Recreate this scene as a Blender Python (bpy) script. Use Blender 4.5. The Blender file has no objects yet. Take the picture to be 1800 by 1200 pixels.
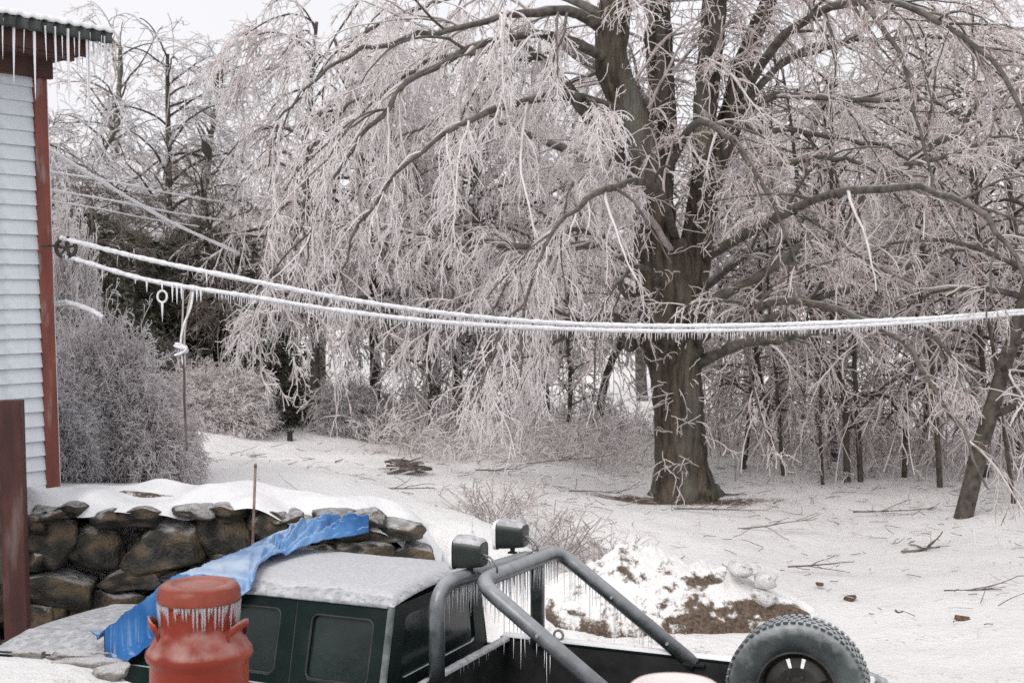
import bpy, math, random
import numpy as np
from mathutils import Vector, Matrix, noise as mnoise

random.seed(7)
RNG = np.random.default_rng(11)
PI = math.pi

# ------------------------------------------------------------------ camera
EYE = 3.55
FPX = 2300.0                       # focal length in pixels of the 1800 px wide picture
PITCH = math.atan(50.0 / FPX)
scene = bpy.context.scene
cam_data = bpy.data.cameras.new('camera')
cam = bpy.data.objects.new('camera', cam_data)
scene.collection.objects.link(cam)
cam.location = (0, 0, EYE)
cam.rotation_euler = (PI / 2 - PITCH, 0, 0)
cam_data.sensor_width = 36.0
cam_data.lens = 36.0 * FPX / 1800.0
cam_data.clip_start = 0.05
cam_data.clip_end = 2000.0
scene.camera = cam
cam_data.dof.use_dof = True
cam_data.dof.focus_distance = 9.5
cam_data.dof.aperture_fstop = 4.5

# ------------------------------------------------------------------ world, sun, exposure
SUN_EL, SUN_AZ = math.radians(42), math.radians(-152)
world = bpy.data.worlds.new('World')
scene.world = world
world.use_nodes = True
wn, wl = world.node_tree.nodes, world.node_tree.links
wn.clear()
w_out = wn.new('ShaderNodeOutputWorld')
w_bg = wn.new('ShaderNodeBackground')
w_sky = wn.new('ShaderNodeTexSky')
w_sky.sky_type = 'NISHITA'
w_sky.sun_disc = False
w_sky.sun_elevation = SUN_EL
w_sky.sun_rotation = SUN_AZ
w_sky.dust_density = 4.0
w_mul = wn.new('ShaderNodeMixRGB'); w_mul.blend_type = 'MULTIPLY'; w_mul.inputs[0].default_value = 1.0
w_mul.inputs[2].default_value = (0.08, 0.08, 0.08, 1)
w_tc = wn.new('ShaderNodeTexCoord')
w_no = wn.new('ShaderNodeTexNoise'); w_no.inputs['Scale'].default_value = 1.6; w_no.inputs['Detail'].default_value = 4
w_cr = wn.new('ShaderNodeValToRGB')
w_cr.color_ramp.elements[0].position = 0.3; w_cr.color_ramp.elements[0].color = (0.68, 0.68, 0.70, 1)
w_cr.color_ramp.elements[1].position = 0.7; w_cr.color_ramp.elements[1].color = (0.76, 0.755, 0.775, 1)
w_mix = wn.new('ShaderNodeMixRGB'); w_mix.inputs[0].default_value = 0.93
wl.new(w_tc.outputs['Generated'], w_no.inputs['Vector'])
wl.new(w_no.outputs['Fac'], w_cr.inputs['Fac'])
wl.new(w_sky.outputs[0], w_mul.inputs[1])
wl.new(w_mul.outputs[0], w_mix.inputs[1])
wl.new(w_cr.outputs[0], w_mix.inputs[2])
wl.new(w_mix.outputs[0], w_bg.inputs[0])
w_bg.inputs[1].default_value = 1.0
wl.new(w_bg.outputs[0], w_out.inputs[0])

sun_data = bpy.data.lights.new('sun', 'SUN')
sun_data.energy = 1.5
sun_data.angle = math.radians(35)
sun_data.color = (1.0, 0.97, 0.93)
sun = bpy.data.objects.new('sun', sun_data)
scene.collection.objects.link(sun)
sdir = Vector((math.cos(SUN_EL) * math.sin(SUN_AZ), math.cos(SUN_EL) * math.cos(SUN_AZ), math.sin(SUN_EL)))
sun.rotation_euler = sdir.to_track_quat('Z', 'Y').to_euler()
scene.view_settings.view_transform = 'Standard'
scene.view_settings.look = 'None'
scene.view_settings.gamma = 1.0
scene.view_settings.use_curve_mapping = False
scene.view_settings.exposure = 0.44
scene.cycles.max_bounces = 8
scene.cycles.diffuse_bounces = 6
scene.cycles.glossy_bounces = 2
scene.cycles.transmission_bounces = 4
scene.cycles.transparent_max_bounces = 6
scene.cycles.use_denoising = False


# ------------------------------------------------------------------ helpers
def P(px, py, d):
    """the point at depth d (metres in front of the eye) on the sight line of a picture point"""
    c, s = math.cos(PITCH), math.sin(PITCH)
    rx, ry = (px - 900.0) / FPX, (600.0 - py) / FPX
    v = Vector((rx, c + ry * s, -s + ry * c))
    k = d / v.y
    return Vector((v.x * k, v.y * k, v.z * k + EYE))


def link(name, me, m=None, parent=None, smooth=False, loc=None):
    o = bpy.data.objects.new(name, me)
    scene.collection.objects.link(o)
    if m is not None:
        for q in (m if isinstance(m, (list, tuple)) else [m]):
            me.materials.append(q)
    if parent is not None:
        o.parent = parent
    if loc is not None:
        o.location = loc
    if smooth:
        me.polygons.foreach_set('use_smooth', [True] * len(me.polygons))
    return o


def tag(o, label=None, cat=None, group=None, kind=None):
    if label: o['label'] = label
    if cat: o['category'] = cat
    if group: o['group'] = group
    if kind: o['kind'] = kind
    return o


def empty(name, loc, rz=0.0):
    o = bpy.data.objects.new(name, None)
    scene.collection.objects.link(o)
    o.location = loc
    o.rotation_euler = (0, 0, rz)
    o.empty_display_size = 0.2
    return o


class MB:
    """collects faces and links them as one mesh object"""
    def __init__(self):
        self.v, self.f, self.mi = [], [], []

    def add(self, vs, fs, mi=0):
        b = len(self.v)
        self.v += [tuple(p) for p in vs]
        self.f += [tuple(b + i for i in q) for q in fs]
        self.mi += [mi] * len(fs)
        return self

    def box(self, c, s, mi=0, M=None):
        x, y, z = s[0] / 2, s[1] / 2, s[2] / 2
        vs = [Vector((sx * x, sy * y, sz * z)) for sx in (-1, 1) for sy in (-1, 1) for sz in (-1, 1)]
        if M is not None:
            vs = [M @ p for p in vs]
        vs = [p + Vector(c) for p in vs]
        return self.add(vs, [(0, 1, 3, 2), (4, 6, 7, 5), (0, 4, 5, 1), (2, 3, 7, 6), (0, 2, 6, 4), (1, 5, 7, 3)], mi)

    def tube(self, pts, rad, n=8, caps=True, mi=0):
        pts = [Vector(p) for p in pts]
        if not isinstance(rad, (list, tuple)):
            rad = [rad] * len(pts)
        rings = []
        ref = Vector((0, 0, 1))
        t0 = (pts[1] - pts[0]).normalized()
        if abs(t0.z) > 0.9:
            ref = Vector((1, 0, 0))
        nrm = t0.cross(ref).normalized()
        for i, p in enumerate(pts):
            a = pts[max(i - 1, 0)]; b = pts[min(i + 1, len(pts) - 1)]
            t = (b - a).normalized()
            nrm = (nrm - t * nrm.dot(t)).normalized()
            bi = t.cross(nrm)
            rings.append([p + (nrm * math.cos(2 * PI * k / n) + bi * math.sin(2 * PI * k / n)) * rad[i] for k in range(n)])
        vs = [q for r in rings for q in r]
        fs = []
        for i in range(len(pts) - 1):
            for k in range(n):
                k2 = (k + 1) % n
                fs.append((i * n + k, i * n + k2, (i + 1) * n + k2, (i + 1) * n + k))
        if caps:
            fs.append(tuple(range(n - 1, -1, -1)))
            fs.append(tuple((len(pts) - 1) * n + k for k in range(n)))
        return self.add(vs, fs, mi)

    def lathe(self, prof, n=32, M=None, mi=0, a0=0.0, a1=2 * PI):
        full = abs(a1 - a0 - 2 * PI) < 1e-6
        cols = n if full else n + 1
        vs = []
        for k in range(cols):
            a = a0 + (a1 - a0) * k / n
            for r, z in prof:
                p = Vector((r * math.cos(a), r * math.sin(a), z))
                vs.append(M @ p if M is not None else p)
        m = len(prof)
        fs = []
        for k in range(n):
            k2 = (k + 1) % cols
            for j in range(m - 1):
                fs.append((k * m + j, k2 * m + j, k2 * m + j + 1, k * m + j + 1))
        return self.add(vs, fs, mi)

    def prism(self, poly, e0, e1, f3, mi=0):
        """poly: 2D outline; f3(u, v, e) -> point; closed solid between e0 and e1"""
        n = len(poly)
        vs = [f3(u, v, e0) for u, v in poly] + [f3(u, v, e1) for u, v in poly]
        fs = [tuple(range(n)), tuple(range(2 * n - 1, n - 1, -1))]
        for i in range(n):
            j = (i + 1) % n
            fs.append((i, n + i, n + j, j))
        return self.add(vs, fs, mi)

    def grid(self, fn, nu, nv, mi=0):
        vs = [fn(i / nu, j / nv) for i in range(nu + 1) for j in range(nv + 1)]
        fs = [(i * (nv + 1) + j, (i + 1) * (nv + 1) + j, (i + 1) * (nv + 1) + j + 1, i * (nv + 1) + j + 1)
              for i in range(nu) for j in range(nv)]
        return self.add(vs, fs, mi)

    def build(self, name, m, parent=None, smooth=False, bevel=0.0, loc=None, solid=0.0, sub=0):
        me = bpy.data.meshes.new(name)
        me.from_pydata([tuple(p) for p in self.v], [], self.f)
        o = link(name, me, m, parent, smooth, loc)
        if any(self.mi):
            me.polygons.foreach_set('material_index', self.mi)
        me.update()
        if solid:
            d = o.modifiers.new('solid', 'SOLIDIFY'); d.thickness = solid; d.offset = 0
        if sub:
            d = o.modifiers.new('sub', 'SUBSURF'); d.levels = sub; d.render_levels = sub
        if bevel:
            d = o.modifiers.new('bevel', 'BEVEL'); d.width = bevel; d.segments = 2; d.limit_method = 'ANGLE'
        return o


def np_mesh(name, V, Q, MI=None, smooth=True):
    me = bpy.data.meshes.new(name)
    nv, nf = len(V), len(Q)
    k = Q.shape[1]
    me.vertices.add(nv)
    me.vertices.foreach_set('co', np.ascontiguousarray(V, dtype=np.float32).ravel())
    me.loops.add(nf * k)
    me.loops.foreach_set('vertex_index', np.ascontiguousarray(Q, dtype=np.int32).ravel())
    me.polygons.add(nf)
    me.polygons.foreach_set('loop_start', np.arange(0, nf * k, k, dtype=np.int32))
    if MI is not None:
        me.polygons.foreach_set('material_index', np.ascontiguousarray(MI, dtype=np.int32))
    if smooth:
        me.polygons.foreach_set('use_smooth', np.ones(nf, dtype=bool))
    me.update(calc_edges=True)
    return me


def catmull(pts, per=4):
    """smooth resample; pts rows may carry a radius as 4th value"""
    A = np.array(pts, dtype=float)
    A = np.vstack([2 * A[0] - A[1], A, 2 * A[-1] - A[-2]])
    out = []
    for i in range(1, len(A) - 2):
        p0, p1, p2, p3 = A[i - 1], A[i], A[i + 1], A[i + 2]
        for k in range(per):
            t = k / per
            out.append(0.5 * ((2 * p1) + (-p0 + p2) * t + (2 * p0 - 5 * p1 + 4 * p2 - p3) * t * t + (-p0 + 3 * p1 - 3 * p2 + p3) * t ** 3))
    out.append(A[-2])
    return np.array(out)


# ------------------------------------------------------------------ materials
def new_mat(name):
    m = bpy.data.materials.new(name)
    m.use_nodes = True
    nt = m.node_tree
    nt.nodes.clear()
    o = nt.nodes.new('ShaderNodeOutputMaterial')
    b = nt.nodes.new('ShaderNodeBsdfPrincipled')
    nt.links.new(b.outputs[0], o.inputs[0])
    return m, nt, b


def c4(c):
    return (c[0], c[1], c[2], 1.0)


def noisy(name, c1, c2, scale=5.0, rough=0.6, bump=0.0, bscale=None, spec=0.4, detail=6.0, coord='Object',
          stretch=(1, 1, 1), lo=0.35, hi=0.65, top=None, top_lo=0.2, top_hi=0.7, top_noise=6.0, metallic=0.0,
          c3=None, s3=2.0, lo3=0.5, hi3=0.62, coat=0.0, rand=False):
    """two-tone procedural material; top = colour of the ice or snow that lies on upward faces"""
    m, nt, b = new_mat(name)
    N, L = nt.nodes, nt.links
    tc = N.new('ShaderNodeTexCoord')
    mp = N.new('ShaderNodeMapping'); mp.inputs['Scale'].default_value = stretch
    if coord == 'World':
        g = N.new('ShaderNodeNewGeometry'); L.new(g.outputs['Position'], mp.inputs[0])
    else:
        L.new(tc.outputs[coord], mp.inputs[0])
    n1 = N.new('ShaderNodeTexNoise'); n1.inputs['Scale'].default_value = scale; n1.inputs['Detail'].default_value = detail
    L.new(mp.outputs[0], n1.inputs['Vector'])
    mr = N.new('ShaderNodeMapRange'); mr.inputs['From Min'].default_value = lo; mr.inputs['From Max'].default_value = hi
    L.new(n1.outputs['Fac'], mr.inputs[0])
    mx = N.new('ShaderNodeMixRGB'); mx.inputs[1].default_value = c4(c1); mx.inputs[2].default_value = c4(c2)
    L.new(mr.outputs[0], mx.inputs[0])
    col = mx.outputs[0]
    if c3 is not None:
        n3 = N.new('ShaderNodeTexNoise'); n3.inputs['Scale'].default_value = s3; n3.inputs['Detail'].default_value = 8
        L.new(mp.outputs[0], n3.inputs['Vector'])
        m3 = N.new('ShaderNodeMapRange'); m3.inputs['From Min'].default_value = lo3; m3.inputs['From Max'].default_value = hi3
        L.new(n3.outputs['Fac'], m3.inputs[0])
        x3 = N.new('ShaderNodeMixRGB'); x3.inputs[2].default_value = c4(c3)
        L.new(m3.outputs[0], x3.inputs[0]); L.new(col, x3.inputs[1]); col = x3.outputs[0]
    if top is not None:
        ge = N.new('ShaderNodeNewGeometry')
        sp = N.new('ShaderNodeSeparateXYZ'); L.new(ge.outputs['Normal'], sp.inputs[0])
        nz = N.new('ShaderNodeTexNoise'); nz.inputs['Scale'].default_value = top_noise; nz.inputs['Detail'].default_value = 5
        L.new(mp.outputs[0], nz.inputs['Vector'])
        ad = N.new('ShaderNodeMath'); ad.operation = 'MULTIPLY_ADD'
        L.new(nz.outputs['Fac'], ad.inputs[0]); ad.inputs[1].default_value = 0.9; L.new(sp.outputs['Z'], ad.inputs[2])
        mt = N.new('ShaderNodeMapRange'); mt.inputs['From Min'].default_value = top_lo + 0.45; mt.inputs['From Max'].default_value = top_hi + 0.45
        L.new(ad.outputs[0], mt.inputs[0])
        xt = N.new('ShaderNodeMixRGB'); xt.inputs[2].default_value = c4(top)
        L.new(mt.outputs[0], xt.inputs[0]); L.new(col, xt.inputs[1]); col = xt.outputs[0]
    if rand:
        oi = N.new('ShaderNodeObjectInfo')
        hr = N.new('ShaderNodeMapRange'); hr.inputs['To Min'].default_value = 0.7; hr.inputs['To Max'].default_value = 1.25
        L.new(oi.outputs['Random'], hr.inputs[0])
        hv = N.new('ShaderNodeHueSaturation'); L.new(hr.outputs[0], hv.inputs['Value']); L.new(col, hv.inputs['Color'])
        col = hv.outputs[0]
    L.new(col, b.inputs['Base Color'])
    b.inputs['Roughness'].default_value = rough
    b.inputs['Specular IOR Level'].default_value = spec
    b.inputs['Metallic'].default_value = metallic
    if coat:
        b.inputs['Coat Weight'].default_value = coat
        b.inputs['Coat Roughness'].default_value = 0.12
    if bump:
        nb = N.new('ShaderNodeTexNoise'); nb.inputs['Scale'].default_value = bscale or scale * 3; nb.inputs['Detail'].default_value = 6
        L.new(mp.outputs[0], nb.inputs['Vector'])
        bp = N.new('ShaderNodeBump'); bp.inputs['Strength'].default_value = 1.0; bp.inputs['Distance'].default_value = bump
        L.new(nb.outputs['Fac'], bp.inputs['Height'])
        L.new(bp.outputs[0], b.inputs['Normal'])
    return m


ICE = (0.72, 0.71, 0.73)
M_bark = noisy('bark', (0.028, 0.024, 0.019), (0.125, 0.105, 0.08), 9, 0.85, 0.09, 16, stretch=(1, 1, 0.14), spec=0.2, coord='World',
               c3=(0.17, 0.17, 0.15), s3=1.6, lo3=0.5, hi3=0.75)
M_limb = noisy('limb_bark', (0.05, 0.045, 0.038), (0.13, 0.115, 0.10), 8, 0.6, 0.01, 20, coord='World', top=(0.34, 0.32, 0.32), top_lo=0.65, top_hi=1.25, top_noise=3)
M_branch = noisy('icy_branch', (0.26, 0.215, 0.20), (0.52, 0.465, 0.45), 6, 0.45, 0, coord='World', top=(0.66, 0.63, 0.63), top_lo=-0.2, top_hi=0.6, top_noise=5, spec=0.5)
M_twig = noisy('iced_twig', (0.80, 0.735, 0.725), (0.92, 0.88, 0.875), 2.5, 0.35, 0, coord='World', spec=0.5)
M_twig_brown = noisy('brown_twig', (0.30, 0.225, 0.195), (0.54, 0.465, 0.44), 3, 0.4, 0, coord='World', spec=0.5)
M_frost = noisy('white_frost_twig', (0.88, 0.845, 0.85), (0.95, 0.93, 0.935), 2.5, 0.4, 0, coord='World', spec=0.5)
M_twig_grey = noisy('grey_twig', (0.50, 0.48, 0.49), (0.72, 0.70, 0.72), 0.8, 0.45, 0, coord='World', spec=0.4)
M_dark_twig = noisy('dark_twig', (0.07, 0.055, 0.045), (0.19, 0.16, 0.14), 3, 0.6, 0, coord='World')
def glow_through(m, amount):
    """ice lets light through: mix a translucent lobe of the same colour into the surface"""
    nt = m.node_tree; N, L = nt.nodes, nt.links
    b = [n for n in N if n.type == 'BSDF_PRINCIPLED'][0]; o = [n for n in N if n.type == 'OUTPUT_MATERIAL'][0]
    t = N.new('ShaderNodeBsdfTranslucent'); mx = N.new('ShaderNodeMixShader'); mx.inputs[0].default_value = amount
    L.new(b.inputs['Base Color'].links[0].from_socket, t.inputs['Color'])
    L.new(b.outputs[0], mx.inputs[1]); L.new(t.outputs[0], mx.inputs[2]); L.new(mx.outputs[0], o.inputs[0])
for m_ in (M_twig, M_frost): glow_through(m_, 0.35)
glow_through(M_twig_brown, 0.15)
M_ice, _nt, _b = new_mat('clear_ice')
_b.inputs['Base Color'].default_value = (0.86, 0.87, 0.9, 1)
_b.inputs['Roughness'].default_value = 0.12
_b.inputs['Transmission Weight'].default_value = 0.22
_b.inputs['IOR'].default_value = 1.31
_b.inputs['Specular IOR Level'].default_value = 0.6
M_ice2 = M_ice.copy(); M_ice2.name = 'glassy_ice'
for n_ in M_ice2.node_tree.nodes:
    if n_.type == 'BSDF_PRINCIPLED': n_.inputs['Transmission Weight'].default_value = 0.75
M_rope_ice = noisy('iced_rope', (0.62, 0.62, 0.65), (0.85, 0.85, 0.87), 30, 0.25, 0.004, 60, coord='World', spec=0.5)


# ------------------------------------------------------------------ branching growth (numpy)
def unit(a):
    return a / np.maximum(np.linalg.norm(a, axis=-1, keepdims=True), 1e-9)


def grow(S, D, L, n, r0, r1, grav, wob, rng):
    N = len(S)
    p = S.copy(); d = unit(D)
    paths = [p.copy()]
    step = (L / n)[:, None]
    for i in range(n):
        d = d + rng.normal(0, wob, (N, 3))
        d[:, 2] -= (grav * step[:, 0])
        d = unit(d)
        p = p + d * step
        paths.append(p.copy())
    paths = np.stack(paths, 1)
    t = np.linspace(0, 1, n + 1)[None, :]
    rad = r0[:, None] * (1 - t) + r1[:, None] * t
    return paths, rad


def spawn(paths, rad, dens, t0, t1, ang, rng, bias=None):
    """positions and directions for the next order of branches; dens = pieces per metre"""
    seg = np.linalg.norm(np.diff(paths, axis=1), axis=2)
    ln = seg.sum(1)
    cnt = rng.poisson(ln * dens * (t1 - t0))
    idx = np.repeat(np.arange(len(paths)), cnt)
    if len(idx) == 0:
        return np.zeros((0, 3)), np.zeros((0, 3)), np.zeros(0), np.zeros(0)
    t = rng.uniform(t0, t1, len(idx))
    n = paths.shape[1] - 1
    f = t * n
    i = np.minimum(f.astype(int), n - 1)
    w = (f - i)[:, None]
    a, b = paths[idx, i], paths[idx, i + 1]
    pos = a * (1 - w) + b * w
    tan = unit(b - a)
    rnd = rng.normal(0, 1, (len(idx), 3))
    if bias is not None:
        rnd = rnd + np.array(bias)
    per = unit(rnd - tan * (rnd * tan).sum(1, keepdims=True))
    an = rng.normal(ang, ang * 0.25, len(idx))[:, None]
    d = tan * np.cos(an) + per * np.sin(an)
    r = rad[idx, i]
    return pos, d, r, t


def tubes(paths, rad, k=3):
    N, S, _ = paths.shape
    t = np.empty_like(paths)
    t[:, 1:-1] = paths[:, 2:] - paths[:, :-2]
    t[:, 0] = paths[:, 1] - paths[:, 0]
    t[:, -1] = paths[:, -1] - paths[:, -2]
    t = unit(t)
    ref = np.zeros((N, 1, 3)); ref[..., 0] = 0.31; ref[..., 1] = 0.95; ref[..., 2] = 0.1
    n1 = unit(np.cross(t, np.broadcast_to(ref, t.shape)))
    n2 = np.cross(t, n1)
    a = np.arange(k) * 2 * PI / k
    V = paths[:, :, None, :] + rad[:, :, None, None] * (n1[:, :, None, :] * np.cos(a)[None, None, :, None] + n2[:, :, None, :] * np.sin(a)[None, None, :, None])
    V = V.reshape(-1, 3)
    base = (np.arange(N) * S * k)[:, None, None] + (np.arange(S - 1) * k)[None, :, None]
    j = np.arange(k)[None, None, :]; j2 = (np.arange(k) + 1)[None, None, :] % k
    Q = np.stack([base + j, base + j2, base + k + j2, base + k + j], -1).reshape(-1, 4)
    return V, Q


class Crown:
    def __init__(self):
        self.V, self.Q, self.M, self.n = [], [], [], 0

    def add(self, paths, rad, k, mi):
        if len(paths) == 0:
            return
        V, Q = tubes(paths, rad, k)
        self.V.append(V); self.Q.append(Q + self.n); self.n += len(V)
        per = (paths.shape[1] - 1) * k
        if np.isscalar(mi):
            self.M.append(np.full(len(Q), mi, dtype=np.int32))
        else:
            self.M.append(np.repeat(mi, per).astype(np.int32))

    def mesh(self, name):
        return np_mesh(name, np.vstack(self.V), np.vstack(self.Q), np.concatenate(self.M))


def ragged(polys, per=16):
    """resample polylines (with radius) to a common length -> paths, rad"""
    P_, R_ = [], []
    for A in polys:
        s = np.concatenate([[0], np.cumsum(np.linalg.norm(np.diff(A[:, :3], axis=0), axis=1))])
        u = np.linspace(0, s[-1], per)
        P_.append(np.stack([np.interp(u, s, A[:, c]) for c in range(3)], 1))
        R_.append(np.interp(u, s, A[:, 3]))
    return np.array(P_), np.array(R_)


def twiggery(cr, paths, rad, rng, d1=3.0, l1=(0.9, 2.0), g1=0.5, d2=5.5, l2=(0.35, 0.8), g2=0.9, d3=6.0, l3=(0.10, 0.26),
             rt=0.009, a1=0.8, brown=0.15, t0=0.1, bias=None, mats=(1, 2, 3)):
    """three further orders of branches on given limbs; mats = (branch, iced twig, brown twig) slots"""
    S, D, r, t = spawn(paths, rad, d1, t0, 1.0, a1, rng, bias)
    L = rng.uniform(l1[0], l1[1], len(S)) * (1.15 - 0.5 * t)
    p1, q1 = grow(S, D, L, 7, np.clip(r * 0.5, rt * 1.6, 0.032), np.full(len(S), rt * 1.1), g1, 0.13, rng)
    cr.add(p1, q1, 4, mats[0])
    S, D, r, t = spawn(p1, q1, d2, 0.08, 1.0, 0.75, rng)
    L = rng.uniform(l2[0], l2[1], len(S))
    p2, q2 = grow(S, D, L, 4, np.full(len(S), rt * 1.15), np.full(len(S), rt * 0.9), g2, 0.16, rng)
    br = np.where(rng.random(len(S)) < brown, mats[2], mats[1])
    cr.add(p2, q2, 3, br)
    S, D, r, t = spawn(p2, q2, d3, 0.15, 1.0, 0.8, rng)
    L = rng.uniform(l3[0], l3[1], len(S))
    p3, q3 = grow(S, D, L, 2, np.full(len(S), rt * 0.95), np.full(len(S), rt * 0.75), 0.8, 0.2, rng)
    br = np.where(rng.random(len(S)) < brown, mats[2], mats[1])
    cr.add(p3, q3, 3, br)


# ------------------------------------------------------------------ terrain
WALL = [(-9.0, 12.1, -1.72), (-5.6, 12.35, -1.80), (-4.65, 12.5, -1.85), (-2.5, 12.9, -1.95), (-1.6, 13.2, -2.08), (-0.9, 13.6, -2.34), (-0.2, 14.0, -2.80), (0.5, 14.4, -3.3)]
def wall_y(x):
    return float(np.interp(x, [w[0] for w in WALL], [w[1] for w in WALL]))
def wall_top(x):
    return float(np.interp(x, [w[0] for w in WALL], [w[2] for w in WALL]))

CTRL = np.array([
    (-9, 14, -1.5), (-6, 14, -1.66), (-4, 13.6, -1.86), (-3, 16, -1.95), (-1.2, 15, -2.3), (-5, 18, -1.95), (-8, 24, -1.75), (-14, 24, -1.4),
    (-5.2, 26, -2.3), (-2.6, 22.5, -2.5), (-0.8, 24, -2.85), (-0.3, 19, -2.9), (2.9, 23, -3.25), (7.3, 21, -3.25), (7.3, 12, -3.5), (1.5, 16, -3.35),
    (4, 14, -3.5), (2, 10, -3.55), (0, 40, -3.2), (12, 38, -3.3), (-15, 40, -2.2), (14, 20, -3.3), (14, 8, -3.5), (0, 60, -3.2), (30, 60, -3), (-30, 60, -1.6),
    (5, 18, -3.4), (8, 30, -3.2), (-14, 12, -1.4)], dtype=float)
def terrain_np(x, y):
    x = np.asarray(x, float); y = np.asarray(y, float)
    d2 = (x[..., None] - CTRL[:, 0]) ** 2 + (y[..., None] - CTRL[:, 1]) ** 2
    w = 1.0 / (d2 + 0.6) ** 1.6
    hi = (w * CTRL[:, 2]).sum(-1) / w.sum(-1)
    wy = np.interp(x, [w_[0] for w_ in WALL], [w_[1] for w_ in WALL])
    wid = np.interp(x, [-1.0, 0.0, 1.0, 4], [0.12, 1.2, 2.6, 5.0])
    off = np.interp(x, [-1.0, 0.0, 1.0, 4], [0.45, 0.25, 0.1, -1.5])
    s = np.clip((y - wy - off + 0.10) / wid + 0.5, 0, 1)
    s = s * s * (3 - 2 * s)
    return (-3.55 * (1 - s) + hi * s) + EYE
def gz(x, y):
    return float(terrain_np(np.array([x]), np.array([y]))[0])
def on_ground(px, d):
    p = P(px, 600, d)
    return Vector((p.x, d, gz(p.x, d)))


def spaced(lo, hi, far, step):
    core = list(np.arange(lo, hi + 1e-6, step))
    s, a, b = step, lo, hi
    left, right = [], []
    while a > -far:
        s *= 1.25; a -= s; left.append(a)
    s = step
    while b < far:
        s *= 1.25; b += s; right.append(b)
    return np.array(left[::-1] + core + right)

M_snow, nt, bs = new_mat('snow')
N_, L_ = nt.nodes, nt.links
geo = N_.new('ShaderNodeNewGeometry')
at = N_.new('ShaderNodeAttribute'); at.attribute_name = 'dirt'
def wnoise(scale, detail=8, rough=0.6, src=None):
    n = N_.new('ShaderNodeTexNoise'); n.inputs['Scale'].default_value = scale; n.inputs['Detail'].default_value = detail
    n.inputs['Roughness'].default_value = rough
    L_.new(geo.outputs['Position'], n.inputs['Vector'])
    return n
def mrange(src, a, b, lo=0.0, hi=1.0):
    m = N_.new('ShaderNodeMapRange'); m.inputs['From Min'].default_value = a; m.inputs['From Max'].default_value = b
    m.inputs['To Min'].default_value = lo; m.inputs['To Max'].default_value = hi
    L_.new(src, m.inputs[0]); return m
nA = wnoise(0.5, 5); nB = wnoise(9, 8, 0.7); nC = wnoise(26, 6, 0.7); nD = wnoise(3.2, 8, 0.65)
mA = mrange(nA.outputs['Fac'], 0.35, 0.68)
c_sn = N_.new('ShaderNodeMixRGB'); c_sn.inputs[1].default_value = (0.93, 0.92, 0.91, 1); c_sn.inputs[2].default_value = (0.80, 0.785, 0.785, 1)
L_.new(mA.outputs[0], c_sn.inputs[0])
at2 = N_.new('ShaderNodeAttribute'); at2.attribute_name = 'tree_shade'
c_shade = N_.new('ShaderNodeMixRGB'); c_shade.inputs[2].default_value = (0.78, 0.765, 0.765, 1)  # greyer snow colour standing in for shade under the trees
L_.new(at2.outputs['Fac'], c_shade.inputs[0]); L_.new(c_sn.outputs[0], c_shade.inputs[1])
# fine litter showing through everywhere
lit = N_.new('ShaderNodeMath'); lit.operation = 'MULTIPLY_ADD'
L_.new(nD.outputs['Fac'], lit.inputs[0]); lit.inputs[1].default_value = 0.5; L_.new(nB.outputs['Fac'], lit.inputs[2])
mL = mrange(lit.outputs[0], 0.86, 0.97, 0.0, 0.5)
c_l = N_.new('ShaderNodeMixRGB'); c_l.inputs[2].default_value = (0.36, 0.31, 0.28, 1)
L_.new(mL.outputs[0], c_l.inputs[0]); L_.new(c_shade.outputs[0], c_l.inputs[1])
# dirt patches where the attribute says so, broken up by noise
dm = N_.new('ShaderNodeMath'); dm.operation = 'MULTIPLY_ADD'
L_.new(nC.outputs['Fac'], dm.inputs[0]); dm.inputs[1].default_value = 1.15; L_.new(at.outputs['Fac'], dm.inputs[2])
dm2 = N_.new('ShaderNodeMath'); dm2.operation = 'MULTIPLY_ADD'
L_.new(nD.outputs['Fac'], dm2.inputs[0]); dm2.inputs[1].default_value = 0.9; L_.new(dm.outputs[0], dm2.inputs[2])
mD = mrange(dm2.outputs[0], 1.34, 1.58)
c_dn = N_.new('ShaderNodeMixRGB'); c_dn.inputs[1].default_value = (0.030, 0.024, 0.018, 1); c_dn.inputs[2].default_value = (0.22, 0.155, 0.115, 1)
mB2 = mrange(nC.outputs['Fac'], .35, .68)
L_.new(mB2.outputs[0], c_dn.inputs[0])
c_d = N_.new('ShaderNodeMixRGB'); L_.new(mD.outputs[0], c_d.inputs[0]); L_.new(c_l.outputs[0], c_d.inputs[1]); L_.new(c_dn.outputs[0], c_d.inputs[2])
L_.new(c_d.outputs[0], bs.inputs['Base Color'])
bs.inputs['Roughness'].default_value = 0.62
bs.inputs['Specular IOR Level'].default_value = 0.25
bpn = N_.new('ShaderNodeBump'); bpn.inputs['Distance'].default_value = 0.05; bpn.inputs['Strength'].default_value = 0.9
L_.new(lit.outputs[0], bpn.inputs['Height']); L_.new(bpn.outputs[0], bs.inputs['Normal'])


def set_dirt(me, vals):
    a = me.attributes.new('dirt', 'FLOAT', 'POINT')
    a.data.foreach_set('value', np.asarray(vals, dtype=np.float32))

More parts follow.
